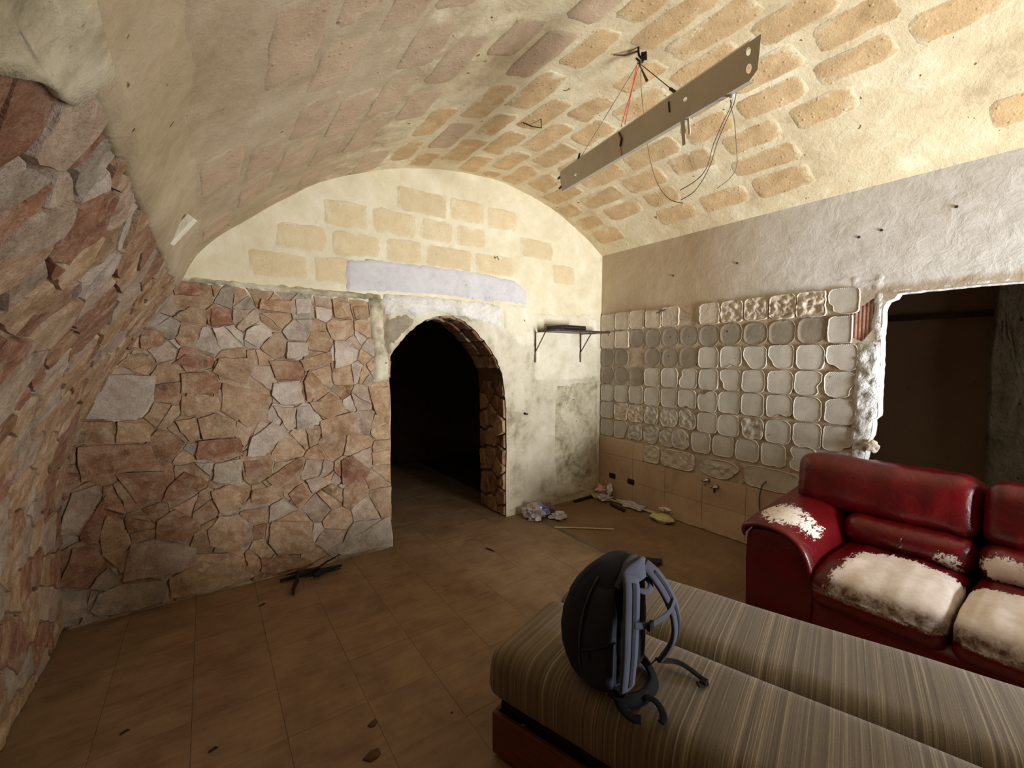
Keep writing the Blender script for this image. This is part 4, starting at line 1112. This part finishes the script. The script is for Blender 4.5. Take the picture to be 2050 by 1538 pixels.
for i in range(len(zs) - 1):
    for k in range(N): a = i * N + k; b_ = i * N + (k + 1) % N; F.append((a, b_, b_ + N, a + N))
F.append(tuple(reversed(range(N)))); F.append(tuple((len(zs) - 1) * N + k for k in range(N)))
o = mesh('body', V, F, NAVY, BP, True)
def shell_piece(name, t0, t1, zlo, zhi, grow, mat, edge=None, nt_=14, nz_=16):
    V = []; F = []
    for i in range(nz_ + 1):
        for k in range(nt_ + 1):
            a, b_ = k / nt_, i / nz_; t = t0 + (t1 - t0) * a; lo = zlo(a) if callable(zlo) else zlo; hi = zhi(a) if callable(zhi) else zhi
            z = lo + (hi - lo) * b_; g = grow if 0 < i < nz_ and 0 < k < nt_ else -.002
            p = body_pt(t, z, g); V.append(p + Vector((p.x, p.y, 0)).normalized() * .002 * noise.noise(p * 30))
    for i in range(nz_):
        for k in range(nt_): a = i * (nt_ + 1) + k; F.append((a, a + 1, a + nt_ + 2, a + nt_ + 1))
    return mesh(name, V, F, mat, BP, True)
P_ = math.pi
shell_piece('side_panel', P_ * .98, P_ * 1.27, .03, .40, .004, SIDE)
shell_piece('side_panel', P_ * 1.73, P_ * 2.02, .03, .40, .004, SIDE)
shell_piece('side_pocket', P_ * .96, P_ * 1.28, .012, lambda a: .15 + .07 * a, .012, SIDE)
shell_piece('side_pocket', P_ * 1.72, P_ * 2.04, .012, lambda a: .22 - .07 * a, .012, SIDE)
shell_piece('back_padding', P_ * 1.30, P_ * 1.70, .03, .42, .014, MESHF)
shell_piece('front_flap', P_ * .18, P_ * .82, lambda a: .30, .455, .005, NAVY)
zp = [body_pt(P_ * (.97 + .30 * k / 10), .145 + .07 * k / 10, .014) for k in range(11)]
b = MB(); b.tube(zp, .0028, 6); b.build('zipper', WEB, BP, True)
b = MB(); p = zp[3]; b.tube([p, p + Vector((-.006, -.004, -.014)), p + Vector((-.004, -.002, -.034))], [.002, .004, .003], 6); b.build('zip_pull', WEB, BP, True)
b = MB(); b.tube([body_pt(P_ * .955, z, .004) for z in frange(.02, .42, .02)] , .0035, 6); b.build('piping', BLUEG, BP, True)
b = MB(); b.tube([body_pt(P_ * 2.045, z, .004) for z in frange(.02, .42, .02)], .0035, 6); b.build('piping', BLUEG, BP, True)
# yoke across the top of the back and its grab handle
b = MB(); b.ribbon(spline([(-.060, -.085, .405), (-.05, -.098, .43), (0, -.112, .442), (.05, -.098, .43), (.060, -.085, .405)], 5), (0, -1, .35), .07, .012); b.build('yoke', BLUEG, BP, True)
b = MB(); b.ribbon(spline([(-.035, -.100, .40), (-.036, -.130, .385), (0, -.145, .375), (.036, -.130, .385), (.035, -.100, .40)], 5), (0, -.7, .7), .022, .006); b.build('grab_handle', BLUEG, BP, True)
b = MB(); b.ribbon(spline([(-.088, -.075, .395), (-.070, -.085, .432), (-.035, -.082, .462), (0, -.080, .470), (.035, -.082, .462), (.070, -.085, .432), (.088, -.075, .395)], 5), [(0, -.35, 1)] * 31, .026, .010); b.build('top_piping', BLUEG, BP, True)
for s in (-1, 1):
    k2 = 0 if s < 0 else 1
    pts = spline([(s * .052, -.100, .435), (s * (.072 if s < 0 else .062), -.118 - .018 * k2, .405), (s * (.094 if s < 0 else .078), -.130 - .042 * k2, .345), (s * (.112 if s < 0 else .092), -.138 - .058 * k2, .27), (s * (.120 if s < 0 else .100), -.140 - .056 * k2, .19), (s * (.122 if s < 0 else .102), -.136 - .036 * k2, .12), (s * (.120 if s < 0 else .098), -.132 - .02 * k2, .08)], 6)
    n_ = len(pts); nr = [Vector((s * .15, -1, .55 - 1.0 * i / n_)) for i in range(n_)]
    b = MB(); b.ribbon(pts, nr, [.078 - .016 * abs(i / n_ - .4) for i in range(n_)], .014); b.build('shoulder_strap', BLUEG, BP, True)
    b = MB(); b.ribbon([p + Vector((0, -.011, .002)) for p in pts[4:-2]], nr[4:-2], .020, .002); b.build('strap_webbing', NAVY, BP, True)
    q = [(s * (.118 if s < 0 else .098), -.134 - .02 * k2, .085), (s * .108, -.125, .05), (s * .098, -.105, .025), (s * .102, -.075, .03)]
    b = MB(); b.ribbon(spline(q, 5), (0, -1, -.4), .025, .003); b.build('lower_webbing', WEB, BP, True)
b = MB(); b.ribbon(spline([(-.108, -.146, .30), (-.06, -.175, .292), (0, -.195, .300), (.04, -.203, .312), (.083, -.196, .325)], 5), (0, -1, .1), .022, .004); b.build('chest_strap', BLUEG, BP, True)
b = MB(); b.box((-.062, -.180, .293), (.030, .012, .028), None, .003); b.build('buckle', WEB, BP)
# webbing tails and hip belt lying on the fabric
b = MB(); b.ribbon(spline([(-.11, -.065, .030), (-.09, -.12, .012), (-.03, -.15, .006), (.05, -.145, .006), (.10, -.10, .014), (.115, -.06, .03)], 6), [Vector((0, -.8, .6))] * 31, .045, .010); b.build('hip_belt', WEB, BP, True)
b = MB(); b.ribbon(spline([(.095, -.135, .06), (.13, -.150, .045), (.165, -.16, .030), (.185, -.19, .022), (.185, -.24, .010), (.175, -.275, .004), (.15, -.272, .006), (.135, -.262, .012)], 6), [Vector((0, -.25, 1))] * 43, .024, .004); b.build('webbing_tail', WEB, BP, True)
b = MB(); b.box((.168, -.272, .010), (.03, .022, .010), None, .003); b.build('buckle', WEB, BP)
b = MB(); b.ribbon(spline([(-.10, -.09, .015), (-.125, -.12, .006), (-.135, -.16, .003), (-.125, -.185, .004)], 6), [Vector((0, -.1, 1))] * 19, .036, .006); b.build('webbing_tail', WEB, BP, True)
b = MB(); b.ribbon(spline([(-.04, -.155, .012), (-.03, -.185, .010), (-.045, -.215, .004), (-.075, -.235, .004), (-.095, -.235, .005)], 6), [Vector((0, -.1, 1))] * 25, .024, .004); b.build('webbing_tail', WEB, BP, True)
dl = None

# ---- wall shelf on two brackets, black box on top
SH = empty('wall_shelf', (3.15, YE, 1.87)); tag(SH, 'thin dark wall shelf on two metal brackets on the end wall near the corner', 'shelf')
BROWNM = plain('dark_laminate', lin(66, 46, 40), .4); BRKM = plain('bronze_bracket', lin(96, 78, 56), .5, .3); BRK2 = plain('dark_bracket', lin(60, 50, 40), .5, .3)
def w2l(p, root): return Vector(p) - root.location
b = MB(); b.box((.06, -.150, .012), (.78, .29, .018), None, .002); b.build('shelf_board', BROWNM, SH)
for x in (-.36, .28):
    m_ = BRKM
    b = MB(); b.box((x, -.010, -.155), (.020, .006, .31)); b.build('bracket_upright', m_, SH)
    b = MB(); b.box((x, -.125, -.001), (.020, .235, .006)); b.build('bracket_arm', m_, SH)
    b = MB(); b.tube([(x, -.014, -.20), (x, -.17, -.006)], .006, 6); b.build('bracket_brace', m_, SH)
b = MB(); b.tube([(.452, -.25, .012), (.475, -.25, .012)], .008, 8); b.tube([(.462, -.25, .012), (.462, -.255, -.02)], .004, 6); b.build('end_hook', BROWNM, SH)
BXE = empty('set_top_box', (3.085, YE - .155, 1.893), math.radians(3)); tag(BXE, 'flat black box lying on the wall shelf', 'box')
b = MB(); b.box((0, 0, .022), (.34, .24, .044), None, .003); b.build('case', plain('black_plastic', lin(18, 18, 19), .35), BXE)
b = MB(); b.box((0, -.1215, .022), (.30, .003, .010)); b.build('front_slot', plain('slot_grey', lin(50, 46, 44), .5), BXE)

# ---- stripped fluorescent batten hanging from a hook in the vault
TN, TF = Vector((1.66, .825, 2.685)), Vector((2.06, 2.34, 2.825))     # near and far ends, middle of the web
TX = (TF - TN); TL = TX.length; TX.normalize()
TU = (Vector((0, 0, 1)) - TX * TX.z).normalized(); TU = (Matrix.Rotation(math.radians(-12), 3, TX) @ TU); TNn = TX.cross(TU)    # TNn: sideways
def tm(l, z, d=0.0): return TN + TX * l + TU * z + TNn * d
TR = empty('light_batten', TN.lerp(TF, .5)); tag(TR, 'stripped metal fluorescent light batten hanging on wires under the vault', 'light fixture')
METAL = plain('beige_painted_metal', lin(198, 188, 168), .35, .0, scale=8, amt=.08)
def circ(cx, cz, rx, rz, n=12, sk=0): return [(cx + rx * math.cos(2 * P_ * k / n) + sk * math.sin(2 * P_ * k / n), cz + rz * math.sin(2 * P_ * k / n)) for k in range(n)]
hw_ = .062
web = [(.0, -hw_ + .02), (.035, -hw_), (TL, -hw_), (TL, hw_ - .02), (TL - .015, hw_), (-.02, hw_)]
holes = [circ(.035, .034, .010, .014), circ(.036, -.022, .012, .016), circ(.36, .012, .012, .008, 8), circ(1.36, -.012, .016, .008, 8)]
P2 = []; E2 = []
for poly in [web] + holes:
    n0 = len(P2); P2 += [Vector(p) for p in poly]; k = len(poly); E2 += [(n0 + i, n0 + (i + 1) % k) for i in range(k)]
r_ = delaunay_2d_cdt(P2, E2, [], 0, 1e-6); FF = []
for f in r_[2]:
    c = sum((r_[0][i] for i in f), Vector((0, 0))) / len(f)
    if inside(web, c.x, c.y) and not any(inside(h, c.x, c.y) for h in holes): FF.append(tuple(f))
o = mesh('web_plate', [tm(p.x, p.y) for p in r_[0]], FF, METAL); put(o, TR); md = o.modifiers.new('s', 'SOLIDIFY'); md.thickness = .0012
b = MB()
def strip(a, c, l0, l1):
    V_ = [tm(l0, *a), tm(l1, *a), tm(l1, *c), tm(l0, *c)]; b.add(V_, [(0, 1, 2, 3)])
strip((hw_, 0), (hw_ + .012, .014), .03, TL - .012); strip((hw_ + .012, .014), (hw_ + .010, .034), .03, TL - .012); strip((hw_ + .010, .034), (hw_ - .004, .040), .03, TL - .012)
o = b.build('top_flange', METAL); put(o, TR); md = o.modifiers.new('s', 'SOLIDIFY'); md.thickness = .0012
b = MB(); strip((-hw_, 0), (-hw_ - .006, .018), .035, TL); strip((-hw_ - .006, .018), (-hw_ + .006, .022), .035, TL)
o = b.build('bottom_flange', METAL); put(o, TR); md = o.modifiers.new('s', 'SOLIDIFY'); md.thickness = .0012
for z_ in (.033, -.03): b = MB(); b.tube([tm(TL, z_, .0), tm(TL + .03, z_ - .003, .0)], .008, 6); put(b.build('lamp_clip', BRK2), TR)
b = MB(); b.tube([tm(.46, .045, -.003), tm(.46, -.0, -.004)], .004, 6); put(b.build('slot_clip', BRK2), TR)
HK = Vector((1.97, 1.61, 3.275)); HB = HK + Vector((.0, 0, -.075))
WIRE_G, WIRE_R, WIRE_B = plain('grey_wire', lin(130, 118, 96), .6), plain('red_wire', lin(190, 70, 55), .5), plain('dark_wire', lin(70, 56, 44), .6)
HO = empty('ceiling_hook', HK); tag(HO, 'dark iron hook with wire knots in the crown of the vault', 'hook')
b = MB(); b.tube(spline([HK + Vector((0, 0, .04)), HK + Vector((0, 0, -.03)), HK + Vector((.02, -.01, -.06)), HK + Vector((.0, -.02, -.085)), HK + Vector((-.02, 0, -.06))], 5), .006, 7); put(b.build('hook_iron', plain('iron', lin(40, 34, 30), .7)), HO)
b = MB(); b.box(HK + Vector((.02, -.02, -.045)), (.05, .03, .018), Matrix.Rotation(.6, 3, 'Z'), .003); put(b.build('wire_knot', BLACKM), HO)
b = MB(); b.tube([HB, HB + Vector((.03, -.01, -.05)), HB + Vector((.05, -.02, -.09))], [.004, .005, .008], 6); put(b.build('wire_end', BRK2), HO)
def wire(name, pts, r, mat): b = MB(); b.tube(pts, r, 6); return put(b.build(name, mat), TR)
wire('hanging_wire', [HB, tm(1.31, hw_ + .012, .02)], .0022, WIRE_G); wire('hanging_wire', [HB, tm(.44, hw_ + .012, .02)], .0022, WIRE_B)
wire('wire_tie', [tm(1.31, hw_ + .04, .02), tm(1.33, hw_ + .0, .01)], .007, BLACKM); wire('wire_tie', [tm(.47, hw_ + .04, .02), tm(.42, hw_ + .0, .01)], .007, BLACKM)
for k in (-1, 1): wire('red_wire', [HB + Vector((.008 * k, 0, 0)), tm(.83 + .018 * k, hw_ + .02, .01)], .0022, WIRE_R)
wire('red_knot', [tm(.85, .055, -.004), tm(.83, .02, -.006), tm(.85, -.012, -.006)], .0055, plain('knot', lin(95, 42, 34), .6)); wire('red_wire', [tm(.85, -.01, -.004), tm(.85, -hw_, -.004)], .0015, WIRE_R)
b = MB(); b.tube([HK + Vector((-.01, 0, -.02)), HK + Vector((-.05, .05, -.03)), HK + Vector((-.09, .10, -.015))], [.005, .004, .002], 6)
put(b.build('tail_wire', WIRE_B), HO)
# lamp-holder plate hanging under the batten
PL = TN - TNn * .0; PN = TNn
def tp(x, y, d=0.0): return at_plane(x, y, TN + TNn * d, TNn)
p0, p1 = tp(1372, 232), tp(1364, 292); b = MB(); b.box((p0 + p1) / 2, (.022, .004, (p0 - p1).length), Matrix(((TX.x, TNn.x, TU.x), (TX.y, TNn.y, TU.y), (TX.z, TNn.z, TU.z)))); put(b.build('hanging_plate', METAL), TR)
p0, p1 = tp(1380, 228, .01), tp(1378, 270, .01); b = MB(); b.box((p0 + p1) / 2, (.012, .004, (p0 - p1).length), Matrix(((TX.x, TNn.x, TU.x), (TX.y, TNn.y, TU.y), (TX.z, TNn.z, TU.z)))); put(b.build('white_strip', CREAM), TR)
# connector block and drooping cables
b = MB(); b.box(tp(1466, 188, .02), (.014, .02, .028), Matrix(((TX.x, TNn.x, TU.x), (TX.y, TNn.y, TU.y), (TX.z, TNn.z, TU.z))), .002); put(b.build('connector', plain('white_plastic', lin(205, 210, 220), .4)), TR)
def cable(pts, d, r=.0018, m=WIRE_B): return wire('drooping_cable', spline([tp(x, y, d) for x, y in pts], 6), r, m)
cable([(1283, 120), (1284, 180), (1291, 245), (1298, 300), (1308, 345), (1322, 378), (1342, 400), (1368, 407)], .05, .0020, WIRE_G)
cable([(1474, 180), (1470, 205), (1455, 240), (1436, 285), (1424, 325), (1408, 358), (1388, 385), (1364, 400)], .02)
cable([(1462, 200), (1462, 215), (1446, 248), (1428, 290), (1415, 335), (1395, 360), (1362, 381)], .03)
cable([(1466, 198), (1464, 216), (1470, 240), (1474, 290), (1475, 332), (1462, 356), (1436, 377)], .03, .0014, WIRE_G)
# small bent wire in the vault
ys_ = at_vault(1083, 238); b = MB(); q = map_vault(ys_[0], ys_[1], 0)
b.tube([q, map_vault(ys_[0], ys_[1], .06), map_vault(ys_[0] + .03, ys_[1] + .06, .05), map_vault(ys_[0] + .09, ys_[1] + .09, .004)], .004, 6)
o = b.build('bent_nail', BLACKM); tag(o, 'thin bent wire nail sticking out of the vault near its crown', 'nail')

# ---- brass stop valves on the right wall
VP = at(1430, 970, 0, XR); VT = empty('water_valves', (XR, VP.y, VP.z)); tag(VT, 'pair of chrome water stop valves on the beige tiles below the mortar pads', 'valve')
CHR = plain('dull_chrome', lin(176, 172, 160), .25, .9, scale=20, amt=.2)
for i, (dy, dz) in enumerate(((.055, .030), (-.035, -.012))):
    c = Vector((-.02, dy, dz)); b = MB()
    b.tube([c + Vector((.02, 0, 0)), c + Vector((-.03, 0, 0))], [.024, .016], 10); b.tube([c + Vector((-.02, 0, 0)), c + Vector((-.055, .0, 0))], [.010, .012], 8); b.build('valve_body', CHR, VT, True)
    b = MB(); b.tube([c + Vector((-.045, -.030, .006)), c + Vector((-.05, .0, .002)), c + Vector((-.045, .03, -.006))], .007, 7); b.build('valve_handle', CHR, VT, True)
    b = MB(); b.tube([c + Vector((-.035, 0, -.01)), c + Vector((-.037, 0, -.045))], [.011, .009], 8); b.build('outlet', BRK2 if i else CHR, VT, True)
# grey cable poking out of the wall behind the sofa
b = MB(); pts = [at(x, y, 0, XR - d) for x, y, d in ((1536, 962, .0), (1526, 972, .03), (1521, 990, .035), (1520, 1010, .03), (1521, 1030, .03))]
b.tube(spline(pts + [Vector((XR - .03, pts[-1].y, .08))], 4), .006, 7); o = b.build('wall_cable', plain('grey_cable', lin(92, 92, 92), .6), None, True); tag(o, 'grey cable hanging from the wall behind the arm of the sofa', 'cable')

# ---- litter on the floor
def crumple(name, c, size, mat, seed, amp=.5, sub=3, parent=None, flat=1.0):
    bm = bmesh.new(); bmesh.ops.create_icosphere(bm, subdivisions=sub, radius=1)
    for v in bm.verts:
        d = 1 + amp * noise.noise(v.co * 1.6 + Vector((seed, 0, 0))) + amp * .6 * noise.noise(v.co * 4 + Vector((0, seed, 0)))
        p = v.co * d; v.co = Vector((p.x * size[0] / 2, p.y * size[1] / 2, max(-.98, p.z) * size[2] / 2))
    me = bpy.data.meshes.new(name); bm.to_mesh(me); bm.free(); o = bpy.data.objects.new(name, me); COL.objects.link(o); me.materials.append(mat)
    o.location = c; 
    if parent: put(o, parent)
    return o
FILM = Mat('clear_film', .15, .6); FILM.color(lin(238, 228, 236)); FILM.b.inputs['Transmission Weight'].default_value = .5; FILM = FILM.m
BLUEF = plain('blue_film', lin(120, 150, 215), .25); PURF = plain('purple_film', lin(120, 84, 110), .3); ORF = plain('orange_wrapper', lin(200, 110, 60), .4)
PINKF = plain('pink_wrapper', lin(225, 165, 170), .4); WHITEF = plain('white_wrapper', lin(225, 220, 214), .4)
BG = empty('plastic_bag', (2.68, 3.36, 0)); tag(BG, 'crumpled clear plastic bag with blue and orange wrappers beside the arch', 'plastic bag')
crumple('bag_film', Vector((2.66, 3.38, .060)), (.22, .20, .13), FILM, 1, .7, 4, BG); crumple('blue_wrapper', Vector((2.72, 3.34, .06)), (.14, .12, .11), BLUEF, 4, .8, 3, BG)
crumple('purple_wrapper', Vector((2.78, 3.37, .06)), (.18, .12, .12), PURF, 7, .8, 3, BG); crumple('orange_wrapper', Vector((2.67, 3.42, .11)), (.06, .05, .06), ORF, 9, .5, 2, BG)
crumple('white_wrapper', Vector((2.62, 3.28, .025)), (.07, .06, .05), WHITEF, 11, .7, 2, BG); crumple('bag_tail', Vector((2.84, 3.22, .03)), (.16, .16, .05), FILM, 12, .8, 3, BG)
b = MB(); a_, c_ = at(1110, 1056, 2, .007), at(1229, 1060, 2, .007); b.tube([a_, (a_ + c_) / 2 + Vector((0, 0, .002)), c_], .007, 6)
o = b.build('thin_stick', plain('pale_stick', lin(205, 186, 158), .6)); tag(o, 'thin pale stick lying alone on the floor in front of the plastic bag', 'stick')
a_, c_ = at(1194, 992, 2, .025), at(1312, 1028, 2, .014); a_.x = min(a_.x, XR - .05)
PO = empty('broken_lath', (a_ + c_) / 2 - Vector((0, 0, .02))); tag(PO, 'pale wooden lath with taped yellowish ends lying along the foot of the right wall', 'lath')
b = MB(); b.tube([a_, c_], .011, 6); put(b.build('lath', plain('pale_wood', lin(205, 185, 145), .6)), PO)
YEL = plain('yellow_tape', lin(188, 184, 130), .5)
p = at(1330, 1037, 2, .03); crumple('yellow_end', Vector((p.x - .03, p.y, .03)), (.16, .26, .07), YEL, 21, .3, 3, PO); crumple('yellow_end', a_ + Vector((.0, .0, .0)), (.10, .16, .06), YEL, 23, .4, 3, PO)
p = at(1337, 1024, 2, .05); o = crumple('white_scrap', Vector((p.x - .03, p.y, .075)), (.07, .12, .05), WHITEF, 25, .8, 3); tag(o, 'crumpled white scrap on the yellowish end of the lath', 'paper')
p = at(1214, 990, 2, .04); WPa = empty('candy_wrapper', (p.x - .02, p.y, .0)); tag(WPa, 'pink and white wrapper lying over the lath in the corner', 'wrapper')
crumple('pink_half', Vector((p.x - .06, p.y + .03, .09)), (.12, .09, .10), PINKF, 31, .8, 3, WPa); crumple('white_half', Vector((p.x - .01, p.y - .05, .10)), (.05, .07, .12), WHITEF, 33, .8, 3, WPa)
crumple('thin_film', Vector((p.x - .10, p.y - .06, .035)), (.16, .14, .05), FILM, 34, .8, 3, WPa)
a_, c_ = at(1222, 1008, 2, .02), at(1250, 1022, 2, .02); b = MB(); b.tube([a_, a_.lerp(c_, .3), c_], [.016, .02, .018], 8); o = b.build('dark_tube', plain('dark_brown_tube', lin(52, 36, 30), .6)); tag(o, 'short dark brown tube beside the lath near the corner', 'tube')
p = at(1266, 1010, 2, .03); o = crumple('clear_film_scrap', Vector((p.x - .02, p.y, .03)), (.12, .30, .05), FILM, 41, .7, 3); tag(o, 'crumpled clear film lying behind the middle of the lath', 'plastic film')
a_, c_ = at(1150, 1005, 2, .01), at(1190, 992, 2, .02); b = MB(); b.box((a_ + c_) / 2 + Vector((0, 0, .002)), ((c_ - a_).length, .03, .025), Matrix.Rotation(math.atan2((c_ - a_).y, (c_ - a_).x), 3, 'Z'), .003)
b.tube([c_, c_ + Vector((.08, .02, .03))], [.018, .014], 6); o = b.build('black_strip', plain('black_rubber', lin(26, 23, 20), .7)); tag(o, 'flat black strip lying against the end wall near the corner', 'strip')
# broken black plastic behind the daybed
a_, c_ = at(1236, 1114, 2, .03), at(1326, 1126, 2, .02)
BK = empty('black_broken_plastic', (a_ + c_) / 2 - Vector((0, 0, .025))); tag(BK, 'broken black plastic strip on the floor just beyond the backpack', 'debris'); ang = math.atan2((c_ - a_).y, (c_ - a_).x)
b = MB(); b.box((a_ + c_) / 2, ((c_ - a_).length, .05, .014), Matrix.Rotation(ang, 3, 'Z') @ Matrix.Rotation(.3, 3, 'X'), .003); put(b.build('strip', BLACKM), BK)
b = MB(); b.box((a_ + c_) / 2 + Vector((-.03, -.05, -.01)), ((c_ - a_).length * .7, .04, .012), Matrix.Rotation(ang + .15, 3, 'Z'), .003); put(b.build('strip', BLACKM), BK)
b = MB(); b.tube([a_, a_ + Vector((-.06, .03, -.005)), a_ + Vector((-.11, .03, -.02))], [.018, .008, .003], 6); put(b.build('torn_end', BLACKM), BK)
# burnt sticks at the foot of the stone wall
g0 = at(628, 1150, 2, 0)
CH = plain('charred_wood', lin(20, 16, 14), .85, bump=.004)
def stick(x0, y0, z0, x1, y1, z1, r, label, mat=CH):
    a_, c_ = at(x0, y0, 2, z0), at(x1, y1, 2, z1); m = a_.lerp(c_, .5) + Vector((.01, .01, .004)); b = MB()
    b.tube([a_, a_.lerp(c_, .25) + Vector((.004, 0, .003)), m, a_.lerp(c_, .75) + Vector((-.005, 0, 0)), c_], [r * .6, r, r * 1.1, r * .9, r * .5], 7)
    o = b.build('charred_stick', mat, None, False); tag(o, label, 'stick', 'charred sticks at the foot of the stone wall'); return o
stick(560, 1163, .02, 684, 1132, .02, .016, 'long black charred stick lying lowest, pointing away to the right')
stick(572, 1152, .035, 640, 1136, .045, .009, 'thin charred stick behind the thick one, at its left end', plain('brown_stick', lin(52, 38, 26), .9))
stick(620, 1148, .03, 680, 1110, .10, .007, 'thin dark stick leaning up against the stones')
stick(596, 1143, .05, 587, 1190, .015, .014, 'short thick charred stub pointing towards the viewer')
stick(628, 1154, .03, 655, 1141, .035, .020, 'thick charred chunk in the middle of the pile')
stick(610, 1156, .03, 682, 1138, .03, .010, 'slim charred stick lying along the front of the pile')
stick(575, 1160, .02, 610, 1150, .05, .010, 'short charred stick at the left end of the pile')
# crumbs and twigs scattered on the floor
TW = plain('dark_twig', lin(40, 28, 20), .9)
def twig(x0, y0, x1, y1, r, label, cat='twig', mat=TW, nm='twig'):
    a_, c_ = at(x0, y0, 2, r), at(x1, y1, 2, r); b = MB(); b.tube([a_, a_.lerp(c_, .55) + Vector((.006, .006, .002)), c_], [r, r * 1.1, r * .5], 6)
    o = b.build(nm, mat); tag(o, label, cat); return o
twig(973, 1098, 990, 1105, .005, 'small hooked dark twig on the floor in front of the arch')
twig(519, 1214, 532, 1208, .004, 'tiny dark twig on the floor left of the charred sticks')
twig(240, 1471, 260, 1461, .004, 'thin twig on the dark floor at lower left')
twig(418, 1506, 436, 1497, .004, 'thin twig on the floor near the bottom edge')
def chip(x, y, r, label):
    p = at(x, y, 2, 0); poly = [(p.x + r * (1 + .5 * math.sin(k * 2.3)) * math.cos(k), p.y + r * (1 + .4 * math.cos(k * 1.7)) * math.sin(k)) for k in frange(0, 5.6, .8)]
    o = slab('floor_chip', poly, map_floor, .006, plain('brown_chip', lin(88, 62, 40), .9), None, edge=.004, rough=.002, under=.0005); tag(o, label, 'chip')
chip(748, 1448, .020, 'small three-cornered brown chip on the floor left of the daybed')
chip(748, 1512, .030, 'larger flat brown chip at the bottom edge left of the daybed')
chip(905, 1427, .006, 'tiny crumb on the floor beside the corner of the daybed')
